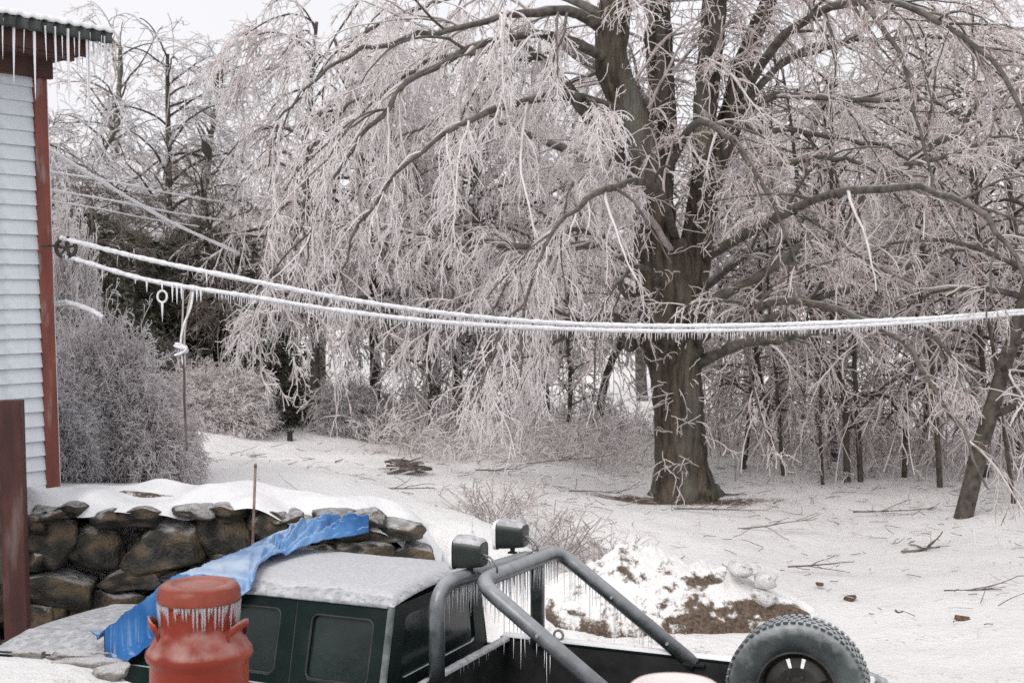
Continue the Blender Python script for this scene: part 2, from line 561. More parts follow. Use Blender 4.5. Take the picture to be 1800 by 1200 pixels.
xs = spaced(-9, 10, 600, 0.13)
ys = np.concatenate([[-600, -300, -120, -50, -20, -8, 0, 3, 5], np.arange(6, 30, 0.13), 30 + np.cumsum(0.14 * 1.1 ** np.arange(0, 62))])
X, Y = np.meshgrid(xs, ys, indexing='ij')
Z = terrain_np(X, Y)
def fnoise(X, Y, sc, seed=0.0):
    r = np.empty(X.size)
    xf, yf = X.ravel(), Y.ravel()
    for i in range(X.size):
        r[i] = mnoise.noise(Vector((xf[i] * sc + seed, yf[i] * sc - seed, seed)))
    return r.reshape(X.shape)
core = (np.abs(X) < 13) & (Y > 6) & (Y < 40)
nz = fnoise(X, Y, 0.45, 3.1) * 0.09 + fnoise(X, Y, 1.7, 8.2) * 0.035 + fnoise(X, Y, 5.0, 1.2) * 0.012
nz = np.where(core, nz, nz * 0.6)
Z = Z + nz
far = np.clip((Y - 70) / 200, 0, 1); Z = Z + far * 3.0
nx, ny = X.shape
V = np.stack([X, Y, Z], -1).reshape(-1, 3)
ii = (np.arange(nx - 1)[:, None] * ny + np.arange(ny - 1)[None, :]).ravel()
Q = np.stack([ii, ii + ny, ii + ny + 1, ii + 1], -1)
me = np_mesh('snowy_ground', V, Q)
def blob(cx, cy, rx, ry, s):
    return s * np.exp(-(((X - cx) / rx) ** 2 + ((Y - cy) / ry) ** 2))
dirt = np.zeros_like(X)
dirt += blob(2.85, 22.4, 1.9, 0.45, 0.85)
dirt += blob(2.1, 12.9, 2.2, 1.0, 0.28) + blob(4.9, 11.4, 3.2, 1.0, 0.24) + blob(4.3, 14.0, 1.4, 0.35, 0.22)
dirt += blob(-3.8, 13.2, 1.6, 0.3, 0.42)
dirt += np.where(Y > 24, 0.16, 0)
dirt += np.where((Y < 14) & (X < 2), 0.1, 0)
set_dirt(me, dirt.ravel())
tree_shade = np.clip((X + 0.5) / 4.0, 0, 1) * np.clip((30 - Y) / 8, 0, 1) * (0.75 + 0.5 * fnoise(X, Y, .35, 5.5))  # tree shade over the right of the yard, painted into the snow colour
a_ = me.attributes.new('tree_shade', 'FLOAT', 'POINT'); a_.data.foreach_set('value', np.clip(tree_shade, 0, 1).ravel().astype(np.float32))
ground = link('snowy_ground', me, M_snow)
tag(ground, kind='structure', label='lumpy snow covered yard sloping up to the left')

# ------------------------------------------------------------------ house corner
M_paint = noisy('white_clapboard_paint', (0.56, 0.60, 0.64), (0.68, 0.71, 0.75), 3, 0.5, 0.003, 30, stretch=(1, 1, 1), c3=(0.46, 0.49, 0.52), s3=5, lo3=0.55, hi3=0.8)
M_red = noisy('weathered_red_paint', (0.13, 0.035, 0.026), (0.20, 0.055, 0.038), 9, 0.6, 0.006, 20, stretch=(1, 1, 0.2), c3=(0.24, 0.16, 0.14), s3=10, lo3=0.58, hi3=0.7)
M_darkred = noisy('dark_stained_board', (0.03, 0.014, 0.012), (0.075, 0.03, 0.023), 6, 0.7, 0.006, 20, stretch=(1, 1, 0.3))
M_metal = noisy('green_roof_sheet', (0.018, 0.026, 0.024), (0.05, 0.062, 0.056), 6, 0.5, 0.002, 30, spec=0.5)
M_dark = noisy('dark_void', (0.02, 0.02, 0.018), (0.04, 0.036, 0.03), 5, 0.9)
M_snowcap = noisy('snow_cap', (0.76, 0.76, 0.78), (0.84, 0.84, 0.85), 6, 0.6, 0.012, 18, coord='World', spec=0.25)
M_frostmetal = noisy('thin_frost', (0.33, 0.34, 0.36), (0.52, 0.52, 0.54), 12, 0.5, 0.004, 60, coord='World', c3=(0.27, 0.28, 0.29), s3=30, lo3=0.52, hi3=0.66)

hang = math.atan2(0.788, 0.615)
HC = P(103, 848, 12.5)
house = empty('white_house', (HC.x, HC.y, HC.z), hang)
# local x = along the wall (away from the eye), local -y = outward (towards the yard); leans a little
house.rotation_euler = (0.0, 0.0, hang)
HL = Matrix.Rotation(hang, 4, 'Z')
tilt = Matrix.Rotation(math.radians(-1.5), 4, Vector((0, 1, 0)))
house.matrix_world = Matrix.Translation(HC) @ tilt @ HL
tag(house, 'corner of a white clapboard house with red corner board and icicled eave', 'house')
WH = 4.05
expo = 0.139
nb_ = int(WH / expo) + 1
bd = bpy.data.meshes.new('clapboard')
b_ = MB()
b_.add([(-6, 0, 0), (-0.135, 0, 0), (-0.135, -0.012, 0), (-6, -0.012, 0), (-6, 0.012, expo + 0.01), (-0.135, 0.012, expo + 0.01)],
       [(3, 2, 5, 4), (0, 1, 2, 3), (1, 5, 2), (0, 3, 4), (0, 4, 5, 1)])
bd.from_pydata(b_.v, [], b_.f); bd.materials.append(M_paint)
for i in range(nb_):
    o = link('clapboard', bd, None, house); o.location = (random.uniform(-.0, .0), random.uniform(-.002, .002), i * expo)
    o.rotation_euler = (0, random.uniform(-.0012, .0012), 0)
mb = MB(); mb.box((-3.0, 0.10, WH / 2), (6.0, 0.16, WH)); mb.build('wall', M_dark, house)
mb = MB(); mb.box((-0.068, -0.012, WH / 2 - 0.01), (0.135, 0.034, WH + 0.05)); mb.build('corner_board', M_red, house, bevel=0.004)
mb = MB(); mb.box((0.014, 1.5, WH / 2), (0.02, 3.0, WH)); mb.build('end_wall', M_paint, house)
mb = MB(); mb.box((-3.15, 1.25, -0.45), (5.6, 2.2, 0.88)); mb.build('foundation', noisy('old_concrete', (0.05, 0.055, 0.045), (0.13, 0.13, 0.11), 5, 0.9, 0.01), house)
# eave: rafter tail box, fascia, corrugated sheet with snow
mb = MB(); mb.box((-2.97, -0.20, WH - 0.02), (6.1, 0.46, 0.05)); mb.build('soffit', M_darkred, house)
mb = MB(); mb.box((-2.97, -0.455, WH + 0.06), (6.3, 0.03, 0.20)); mb.box((0.09, 0.3, WH + 0.09), (0.03, 1.5, 0.15)); mb.build('fascia', M_darkred, house, bevel=0.004)
mb = MB(); mb.box((-2.97, -0.06, WH - 0.12), (6.0, 0.06, 0.18)); mb.build('frieze_board', M_darkred, house)
mb = MB(); mb.box((0.04, -0.22, WH - 0.0), (0.24, 0.06, 0.09)); mb.build('rafter_tail', M_red, house)
roof = MB()
NU = 240
def roof_pt(u, v, lift=0.0):
    x = -6.0 + 6.38 * u
    y = -0.56 + 3.2 * v
    z = WH + 0.20 + 0.13 * (y + 0.56) + 0.028 * math.sin(2 * PI * x / 0.125) + lift
    return (x, y, z)
roof.grid(lambda u, v: roof_pt(u, v), NU * 2, 3)
rf = roof.build('roof', M_metal, house, smooth=True, solid=0.012)
sn = MB()
sn.grid(lambda u, v: (roof_pt(u, v)[0], roof_pt(u, v)[1] - 0.01 + 0.02 * v, WH + 0.222 + 0.128 * (roof_pt(u, v)[1] + 0.56) + 0.024 * (1 if 0.01 < v else 0.2) + 0.010 * math.sin(2 * PI * roof_pt(u, v)[0] / 0.125) + .008 * mnoise.noise(Vector((u * 60, v * 8, 0)))), 200, 30)
vl = MB()
vl.grid(lambda u, v: (-6.0 + 6.36 * u, -0.55 + 0.028 * math.sin(2 * PI * (-6.0 + 6.36 * u) / 0.125) * (1 - .3 * v) , WH + 0.215 - 0.115 * v + (0.028 * math.sin(2 * PI * (-6.0 + 6.36 * u) / 0.125)) * (1 - v)), 560, 3)
vl.build('corrugated_edge', M_metal, rf, smooth=True, solid=0.006)
s_ = sn.build('snow', M_snowcap, rf, smooth=True, solid=0.035)
ic = bpy.data.meshes.new('icicle')
b_ = MB(); prof = [(0.020, 0.02), (0.019, -0.05), (0.016, -0.3), (0.011, -0.6), (0.006, -0.86), (0.0012, -1.0)]
b_.lathe([(r * (1 + 0.12 * math.sin(z * 22)), z) for r, z in prof], 8)
ic.from_pydata(b_.v, [], b_.f); ic.materials.append(M_ice); ic.polygons.foreach_set('use_smooth', [True] * len(ic.polygons))
for i, (x, l) in enumerate([(-1.1, .35), (-.92, .5), (-.8, .3), (-.66, .55), (-.52, .4), (-.4, .62), (-.3, .3), (-.2, .75), (-.1, .35), (0.0, .85), (.07, .3), (.13, .78), (.2, .25), (.26, .4), (.33, 1.0), (.37, .95), (.42, .45), (.46, .3), (.49, .55), (.53, .35), (.56, .5), (.6, .38)]):
    o = link('icicle', ic, None, rf)
    o.location = (x - .23, -0.545 + random.uniform(0, .02), WH + 0.16)
    k = random.uniform(0.65, 1.0)
    o.scale = (k * (0.9 if l > .6 else .6), k * (0.9 if l > .6 else .6), l * 0.9)
    o.rotation_euler = (random.uniform(-.03, .03), math.radians(1.5) + random.uniform(-.03, .03), 0)
for i in range(7):
    o = link('icicle', ic, None, rf); o.location = (0.385, -0.5 + 0.09 * i, WH + 0.2 + 0.013 * i); o.scale = (.6, .6, random.uniform(.15, .4))

# red post at the very edge
rp = P(22, 1100, 12.1)
mb = MB(); mb.box((0, 0, 0.0), (0.20, 0.14, 2.35))
o = mb.build('red_post', noisy('old_red_post', (0.045, 0.018, 0.016), (0.10, 0.036, 0.03), 7, 0.7, 0.006, 18, stretch=(1, 1, .2), coord='Object', c3=(0.16, 0.13, 0.125), s3=5, lo3=.56, hi3=.7), bevel=0.008)
pt = P(24, 703, 11.6)
o.location = (pt.x, 11.6, pt.z - 2.35 / 2); o.rotation_euler = (0, math.radians(-1.2), 0.1)
tag(o, 'dark red weathered post standing before the stone wall at the house', 'post')

# ------------------------------------------------------------------ stone retaining wall
M_stone = noisy('field_stone', (0.022, 0.022, 0.019), (0.088, 0.079, 0.064), 3.5, 0.6, 0.05, 16, rand=True, top=(0.50, 0.49, 0.49), top_lo=0.7, top_hi=1.1,
                top_noise=5, c3=(0.20, 0.135, 0.08), s3=2.2, lo3=0.5, hi3=0.7, spec=0.4)
M_earth = noisy('dark_earth', (0.012, 0.011, 0.009), (0.03, 0.026, 0.02), 6, 0.95, 0.03)
def rock_mesh(name, seed, sub=4, rough=0.20, flat=1.0):
    import bmesh
    bm = bmesh.new()
    bmesh.ops.create_icosphere(bm, subdivisions=sub, radius=0.5)
    off = Vector((seed * 3.7, seed * 1.3, seed * 9.1))
    rk = random.Random(seed * 17 + 3)
    pls = [(Vector((rk.gauss(0, 1), rk.gauss(0, 1), rk.gauss(0, 1))).normalized(), rk.uniform(.34, .46)) for _ in range(13)]
    for v in bm.verts:
        n = v.co.normalized()
        c = Vector([max(-0.36, min(0.36, q)) for q in v.co]) * 1.25       # squared off
        q = c + n * (mnoise.noise(v.co * 2.2 + off) * rough + mnoise.noise(v.co * 6 + off) * rough * 0.28)
        for pn, pd in pls:
            e_ = q.dot(pn) - pd
            if e_ > 0: q = q - pn * e_ * .93
        q = q * 1.12 + n * mnoise.noise(v.co * 14 + off) * .018
        v.co = Vector((q.x, q.y, q.z * flat))
    me = bpy.data.meshes.new(name); bm.to_mesh(me); bm.free()
    me.polygons.foreach_set('use_smooth', [True] * len(me.polygons))
    return me
ROCKS = [rock_mesh('stone', k) for k in range(12)]
for r_ in ROCKS: r_.materials.append(M_stone)
wall = empty('stone_wall', (-3, 12.8, 0))
tag(wall, 'dry stone retaining wall of mossy boulders with snow on top behind the truck', 'wall')
mb = MB()
wxs = np.linspace(-9, -0.6, 30)
mb.grid(lambda u, v: (-9 + 8.2 * u + 3, wall_y(-9 + 8.2 * u) + 0.42 - 12.8, (wall_top(-9 + 8.2 * u) + EYE - 0.10) * v), 30, 6)
mb.build('earth_fill', M_earth, wall)
def stone(x, z, w, h, k, d=None):
    o = link('stone', ROCKS[k % 12], None, wall)
    d = d or 0.5
    o.location = (x + 3, wall_y(x) + 0.08 - 12.8 + random.uniform(-.04, .04), z)
    o.scale = (w * 1.1, d, h * 1.08)
    o.rotation_euler = (0, random.uniform(-.10, .10), random.uniform(-.15, .15))
    return o
# stones read off the picture: px, py of the centre, width and height in px
for k, (px, py, w, h) in enumerate([
        (85, 950, 95, 85), (165, 965, 95, 85), (190, 912, 70, 34), (292, 955, 112, 84), (250, 905, 85, 34), (346, 896, 60, 22), (392, 940, 85, 80),
        (96, 906, 60, 30), (100, 1040, 130, 65), (64, 985, 40, 40), (235, 1012, 100, 40), (310, 1022, 120, 36), (470, 925, 70, 55), (540, 930, 60, 50),
        (610, 925, 90, 46), (690, 930, 90, 34), (395, 900, 70, 30), (440, 985, 95, 60), (545, 985, 100, 60), (640, 975, 90, 55),
        (720, 980, 80, 50), (190, 1065, 110, 60), (300, 1075, 120, 60), (420, 1055, 100, 70), (60, 1100, 80, 70), (130, 1130, 110, 70), (240, 1135, 110, 70),
        (350, 1140, 110, 70), (130, 893, 50, 22), (590, 906, 60, 24), (650, 908, 50, 26), (508, 912, 46, 22), (60, 925, 40, 46), (20, 960, 60, 80), (0, 1050, 80, 80)]):
    x0 = (px - 900) / FPX * 12.75
    p = P(px, py, wall_y(x0) + 0.0)
    s_ = wall_y(x0) / FPX
    stone(p.x, p.z, w * s_, h * s_, k, 0.55)
for k, x in enumerate(np.arange(-8.6, -0.8, 0.62)):
    stone(x, 0.22 + 0.05 * (k % 3), 0.66, 0.46, k + 3)
    stone(x + 0.3, 0.6, 0.6, 0.4, k + 5, 0.45)
# snow lying on the wall top
sc_ = MB()
def cap(u, v):
    x = -8.5 + 7.75 * u
    y = wall_y(x) - 0.14 + 0.87 * v + .20 * mnoise.noise(Vector((x * 2.1, 5.0, 1.0))) * (1 - v)
    n = mnoise.noise(Vector((x * 2.3, y * 2, 4.4)))
    z = wall_top(x) + EYE + 0.05 + 0.12 * n + 0.09 * v - 0.10 * (1 - v) ** 3
    z -= 0.25 * max(0, (x + 1.5) / .75) ** 2
    return (x + 3, y - 12.8 + 0.10 * mnoise.noise(Vector((x * 3, 1.0, 2.0))), z)
sc_.grid(cap, 160, 8)
sc_.build('snow', M_snowcap, wall, smooth=True)

# ------------------------------------------------------------------ near terrace (the photographer stands on it)
TZ = 2.0
edge_x = [-9, -2.7, -2.05, -1.75, -1.45, -1.1, -0.6, 0.5, 6]
edge_y = [6.6, 6.16, 6.05, 5.80, 5.47, 5.1, 4.85, 4.6, 4.2]
mb = MB()
def ter(u, v):
    x = -9 + 15 * u
    e = float(np.interp(x, edge_x, edge_y))
    if v > 0.88:
        k = (v - 0.88) / 0.12
        return (x, e + 0.03 * math.sin(x * 5), TZ - 0.05 - k * 2.2)
    y = -6 + (e + 6) * (1 - (1 - v / 0.88) ** 1.6)
    n = mnoise.noise(Vector((x * 2, y * 2, 0))) * 0.05 + mnoise.noise(Vector((x * 7, y * 7, 3))) * 0.02
    return (x, y, TZ + n - 0.06 * max(0, (y - e + 0.3) / 0.3) ** 2)
mb.grid(ter, 200, 90)
o = mb.build('terrace', M_snow, smooth=True)
set_dirt(o.data, [0.15] * len(o.data.vertices))
tag(o, 'snowy raised terrace edge in the near lower corner', kind='structure')
for k, (px, py, w, h, dd, lab) in enumerate([
        (52, 1146, 62, 26, 6.0, 'small rounded icy stone at the corner of the snowy terrace'),
        (135, 1146, 100, 22, 6.0, 'long thin flat brown stone at the back edge of the terrace'),
        (150, 1166, 125, 34, 5.85, 'broad flat icy stone lying beside the red milk can under the blue tarp corner'),
        (195, 1178, 70, 34, 5.72, 'low pale stone at the terrace edge nearest the red milk can')]):
    p = P(px, py + 4, dd)
    o = link('flat_stone', rock_mesh('flat_stone', 20 + k, 3, 0.3, 1.0), noisy('icy_flat_stone', (0.16, 0.14, 0.12), (0.36, 0.33, 0.31), 4, 0.55, 0.02, 20, top=(0.62, 0.61, 0.62), top_lo=.5, top_hi=1.0, top_noise=7))
    o.location = p; o.scale = (w * dd / FPX * .98, 0.13, h * dd / FPX * .8)
    o.rotation_euler = (0, 0.05, random.uniform(-.2, .2))
    tag(o, lab, 'stone', 'flat stones along the terrace edge')

# ------------------------------------------------------------------ milk cans
M_can = noisy('red_orange_enamel', (0.175, 0.022, 0.011), (0.26, 0.040, 0.021), 3, 0.33, 0.002, 40, c3=(0.07, 0.022, 0.014), s3=16, lo3=0.64, hi3=0.70, spec=0.22, coat=0.0, top=(0.50, 0.36, 0.33), top_lo=.35, top_hi=1.1, top_noise=14)
M_lid = noisy('red_lid_under_frost', (0.16, 0.025, 0.013), (0.24, 0.050, 0.030), 6, 0.45, 0.004, 50, top=(0.42, 0.20, 0.17), top_lo=0.7, top_hi=1.4, top_noise=9, coat=0.1, spec=.25)
M_lid_snow = noisy('lid_under_snow', (0.30, 0.06, 0.035), (0.42, 0.10, 0.06), 6, 0.5, 0.004, 50, top=(0.75, 0.66, 0.65), top_lo=0.4, top_hi=0.8, top_noise=9)
M_film = noisy('milky_ice', (0.62, 0.55, 0.54), (0.8, 0.76, 0.76), 14, 0.2, 0.003, 30, spec=0.6)
def milk_can(x, y, z0, lidmat, label, handles=True):
    r = empty('milk_can', (x, y, z0), 0.0)
    tag(r, label, 'milk can', 'red milk cans on the terrace')
    H = 0.63
    b = MB()
    prof = [(0.0, 0.01), (0.160, 0.0), (0.169, 0.012), (0.166, 0.03), (0.166, H - 0.275), (0.168, H - 0.262), (0.178, H - 0.25), (0.181, H - 0.238), (0.178, H - 0.224), (0.168, H - 0.212),
            (0.160, H - 0.196), (0.150, H - 0.178), (0.139, H - 0.155), (0.131, H - 0.135), (0.128, H - 0.115), (0.128, H - 0.04), (0.118, H - 0.03), (0.0, H - 0.03)]
    b.lathe(prof, 64); b.build('body', M_can, r, smooth=True)
    b = MB()
    b.lathe([(0.131, H - 0.062), (0.139, H - 0.060), (0.1415, H - 0.045), (0.140, H - 0.022), (0.132, H - 0.006), (0.118, H + 0.004), (0.095, H + 0.004), (0.088, H - 0.003), (0.05, H - 0.005), (0.0, H - 0.005)], 64)
    b.build('lid', lidmat, r, smooth=True)
    if handles:
        for s in (-1, 1):
            b = MB()
            dv = Vector((s * math.cos(0.25), -math.sin(0.25), 0)); tv = Vector((-dv.y, dv.x, 0))
            pts = []
            for k in range(13):
                a = PI * k / 12
                wdt = -math.cos(a) * 0.062
                out = 0.131 + 0.036 * math.sin(a) ** 0.7
                zz = H - 0.155 + 0.028 * math.sin(a) + (0.0 if s > 0 else 0.01)
                pts.append(dv * out + tv * wdt + Vector((0, 0, zz - (0.03 if k in (0, 12) else 0))))
            # flattened strap
            for i in range(12):
                p, q = pts[i], pts[i + 1]
                up = Vector((0, 0, 0.013)); ou = (dv) * 0.003
                b.add([p - up - ou, p + up - ou, p + up + ou, p - up + ou, q - up - ou, q + up - ou, q + up + ou, q - up + ou],
                      [(0, 1, 5, 4), (1, 2, 6, 5), (2, 3, 7, 6), (3, 0, 4, 7)] + ([(0, 3, 2, 1)] if i == 0 else []) + ([(4, 5, 6, 7)] if i == 11 else []))
            b.build('handle', M_can, r, smooth=True)
        b = MB()
        rr = random.Random(5)
        a = -PI
        while a < PI:
            if rr.random() < 0.92:
                l = rr.uniform(0.02, 0.10) * (1.0 if math.cos(a + 0.2) > -0.2 else 0.9)
                R_ = 0.138
                p = Vector((R_ * math.cos(a), R_ * math.sin(a), H - 0.056))
                b.tube([p, p + Vector((-0.002 * math.cos(a), 0, -l * 0.5)), p + Vector((-0.005 * math.cos(a), -0.004 * math.sin(a), -l))], [0.0042, 0.003, 0.0008], 6)
            a += rr.uniform(0.05, 0.10)
        o = b.build('icicles', M_ice2, r, smooth=True); o['kind'] = 'stuff'
    return r
c1 = P(350, 1025, 4.46)
milk_can(c1.x, 4.46, c1.z - 0.63, M_lid, 'tall red milk can with ice dripping from its lid before the truck cab')
c2 = P(1187, 1203, 3.75)
milk_can(c2.x, 3.75, c2.z - 0.63, M_lid_snow, 'snow topped pink red lid of the milk can peeking in below the roll bar', handles=False)

# ------------------------------------------------------------------ pickup truck
TA = math.atan2(-0.407, 0.913)
TC = P(692, 1052, 8.38)
truck = empty('pickup_truck', (TC.x, TC.y, 0), TA)
tag(truck, 'dark green extended cab pickup with frosted roof, roll bar and tyre in the bed', 'pickup truck')
M_body = noisy('dark_green_paint', (0.004, 0.010, 0.010), (0.008, 0.017, 0.016), 3, 0.42, 0.0006, 30, c3=(0.018, 0.027, 0.026), s3=3.5, lo3=0.5, hi3=0.8, spec=0.12, coat=0.0, top=(0.5, 0.51, 0.53), top_lo=0.55, top_hi=0.95, top_noise=10)
M_black = noisy('black_trim', (0.012, 0.013, 0.013), (0.03, 0.032, 0.032), 6, 0.5)
M_glass = noisy('dark_icy_glass', (0.006, 0.012, 0.012), (0.018, 0.028, 0.028), 3, 0.16, 0.0012, 20, spec=0.35)
M_roll = noisy('iced_black_tube', (0.028, 0.034, 0.036), (0.075, 0.085, 0.09), 8, 0.38, 0.002, 50, top=(0.30, 0.315, 0.335), top_lo=-0.25, top_hi=0.95, top_noise=14, spec=0.5, coat=0.3)
M_frame = noisy('frosted_edge', (0.20, 0.22, 0.23), (0.42, 0.43, 0.45), 14, 0.4, 0.002, 50)
RH = 1.66; BELT = 1.10
def side_b(z, s):
    """side surface of the cab: s=0 near side, 1 far side; tumblehome above the belt"""
    k = max(0.0, min(1.0, (z - BELT) / (RH - BELT)))
    off = -0.15 + 0.14 * k
    return off if s == 0 else 1.30 - off
def panel_hole(mb, r, h, rad, f3, inner=0.0, mi=0, n=10):
    """rectangle r=(u0,u1,v0,v1) with a rounded-corner hole h"""
    hu0, hu1, hv0, hv1 = h
    pts = []
    for cx, cy, a0 in ((hu1 - rad, hv1 - rad, 0), (hu0 + rad, hv1 - rad, PI / 2), (hu0 + rad, hv0 + rad, PI), (hu1 - rad, hv0 + rad, 1.5 * PI)):
        pts.append([(cx + rad * math.cos(a0 + PI / 2 * k / n), cy + rad * math.sin(a0 + PI / 2 * k / n)) for k in range(n + 1)])
    corners = [(r[1], r[3]), (r[0], r[3]), (r[0], r[2]), (r[1], r[2])]
    flat = [p for q in pts for p in q]
    m = len(flat)
    vs = [f3(u, v, 0) for u, v in flat] + [f3(u, v, 0) for u, v in corners] + [f3(u, v, inner) for u, v in flat]
    fs = []
    for c in range(4):
        b0 = c * (n + 1)
        for k in range(n):
            fs.append((b0 + k, b0 + k + 1, m + c))
        nx_ = ((c + 1) * (n + 1)) % m
        fs.append((b0 + n, nx_, m + (c + 1) % 4, m + c))
    for i in range(m):
        j = (i + 1) % m
        fs.append((i, j, m + 4 + j, m + 4 + i))
    mb.add(vs, fs, mi)
def poly_round(h, rad, n=8):
    u0, u1, v0, v1 = h
    out = []
    for cx, cy, a0 in ((u1 - rad, v1 - rad, 0), (u0 + rad, v1 - rad, PI / 2), (u0 + rad, v0 + rad, PI), (u1 - rad, v0 + rad, 1.5 * PI)):
        out += [(cx + rad * math.cos(a0 + PI / 2 * k / n), cy + rad * math.sin(a0 + PI / 2 * k / n)) for k in range(n + 1)]
    return out
for s in (0, 1):
    sg = 1 if s == 0 else -1
    f3 = lambda u, v, e, s=s, sg=sg: (u, side_b(v, s) + sg * e, v)
    m1 = MB(); panel_hole(m1, (-0.715, -0.035, 1.02, RH), (-0.60, -0.12, 1.16, 1.575), 0.05, f3, 0.03)
    m1.build('rear_quarter_panel', M_body, truck)
    d1 = MB(); panel_hole(d1, (-1.60, -0.728, 1.02, RH), (-1.50, -0.83, 1.16, 1.585), 0.05, f3, 0.03)
    m = d1.build('door', M_body, truck)
    for nm, h, par in (('quarter_window', (-0.60, -0.12, 1.16, 1.575), truck), ('window', (-1.50, -0.83, 1.16, 1.585), m)):
        g = MB(); g.add([f3(u, v, 0.024) for u, v in poly_round(h, 0.05)], [tuple(range(36))])
        w = g.build(nm, M_glass, par)
        g = MB()
        pl = poly_round((h[0] + .008, h[1] - .008, h[2] + .008, h[3] - .008), 0.045)
        g.tube([f3(u, v, 0.006) for u, v in pl] + [f3(*pl[0], 0.006)], 0.010, 6, caps=False)
        g.build('seal', M_black, w, smooth=True)
    g = MB(); g.add([f3(-0.728, 1.02, .004), f3(-0.715, 1.02, .004), f3(-0.715, RH, .004), f3(-0.728, RH, .004)], [(0, 1, 2, 3)]); g.build('door_gap', M_black, truck)
    # triangular A pillar part
    g = MB(); g.prism([(-2.32, 1.02), (-1.60, 1.02), (-1.60, RH), (-1.66, RH)], 0.0, 0.03, lambda u, v, e, s=s, sg=sg: (u, side_b(v, s) + sg * e, v)); g.build('front_pillar', M_body, truck)
    # drip rail
    g = MB(); g.tube([(-2.25, side_b(1.17, s) - sg * .01, 1.17), (-1.66, side_b(RH, s) - sg * .012, RH - .005), (-1.55, side_b(RH, s) - sg * 0.014, RH + .002), (-0.03, side_b(RH, s) - sg * 0.014, RH + .002)], 0.011, 8); g.build('drip_rail', M_frame, truck, smooth=True)
# rear wall with window
fr = lambda u, v, e: (0.0 - e, side_b(v, 0) + 0.035 + (u) * (side_b(v, 1) - side_b(v, 0) - 0.07), v)
m1 = MB(); panel_hole(m1, (0, 1, 1.02, RH), (0.12, 0.88, 1.17, 1.575), 0.05, fr, 0.02); m1.build('cab_rear', M_body, truck)
g = MB(); g.add([fr(u, v, .016) for u, v in poly_round((0.12, 0.88, 1.17, 1.575), 0.05)], [tuple(range(36))]); g.build('rear_window', M_glass, truck)
# rounded rear corners of the cab
for s in (0, 1):
    sg = 1 if s == 0 else -1
    g = MB()
    g.grid(lambda u, v, s=s, sg=sg: ((-0.035 + 0.035 * math.sin(u * PI / 2)), side_b(1.02 + (RH - 1.02) * v, s) + sg * 0.035 * (1 - math.cos(u * PI / 2)), 1.02 + (RH - 1.02) * v), 6, 8)
    g.build('corner_pillar', noisy('frosty_pillar', (0.07, 0.085, 0.085), (0.20, 0.22, 0.225), 9, 0.4, 0.001, 40), truck, smooth=True)
# windscreen
g = MB(); g.add([(-2.30, side_b(1.12, 0) + .05, 1.12), (-2.30, side_b(1.12, 1) - .05, 1.12), (-1.64, side_b(RH, 1) - .03, RH - .01), (-1.64, side_b(RH, 0) + .03, RH - .01)], [(0, 1, 2, 3)]); g.build('windscreen', M_glass, truck)
# roof, crowned, edges rolled over
def roof_z(a, b):
    t = abs(b - 0.65) / 0.655
    e1 = max(0.0, (t - 0.80) / 0.20)
    u = (a + 1.66) / 1.66
    e2 = max(0.0, (u - 0.93) / 0.07, (0.08 - u) / 0.08)
    return RH + 0.075 * (1 - t ** 2.2) * 0.55 + 0.045 * math.sqrt(max(0, 1 - min(1, e1) ** 2)) * math.sqrt(max(0, 1 - min(1, e2) ** 2))
mb = MB()
def edge_u(u):       # denser near the ends
    return 0.5 - 0.5 * math.cos(PI * u)
mb.grid(lambda u, v: (-1.67 + 1.675 * edge_u(u), -0.005 + 1.31 * edge_u(v), roof_z(-1.66 + 1.66 * edge_u(u), -0.005 + 1.31 * edge_u(v))), 60, 50)
rfc = mb.build('roof', M_frostmetal, truck, smooth=True)
mb = MB()
def roof_snow(u, v):
    a = -1.64 + 1.60 * u
    nedge = mnoise.noise(Vector((a * 5, 0.0, 7.7))) * 0.05 + mnoise.noise(Vector((a * 19, 0.0, 2.7))) * 0.02
    lo = 0.10 + nedge * 1.3 - 0.055 * max(0, min(1, (a + 0.35) / 0.3)) + 0.02 * math.sin(a * 3)
    hi = 1.28 + 0.01 * math.sin(a * 6)
    b = lo + (hi - lo) * v
    ed = min(1.0, v / 0.06, (1 - v) / 0.04, u / 0.03, (1 - u) / 0.03)
    n = mnoise.noise(Vector((a * 6, b * 6, 0))) * 0.004 + mnoise.noise(Vector((a * 25, b * 25, 0))) * 0.002
    return (a + 0.006, b, roof_z(a, b) + (0.016 + n) * max(0, ed) ** 0.5 - 0.003)
mb.grid(roof_snow, 110, 80)
mb.build('snow', noisy('roof_snow', (0.44, 0.44, 0.465), (0.58, 0.58, 0.60), 40, 0.6, 0.004, 120, coord='Object', spec=0.2, lo=.3, hi=.7), rfc, smooth=True)
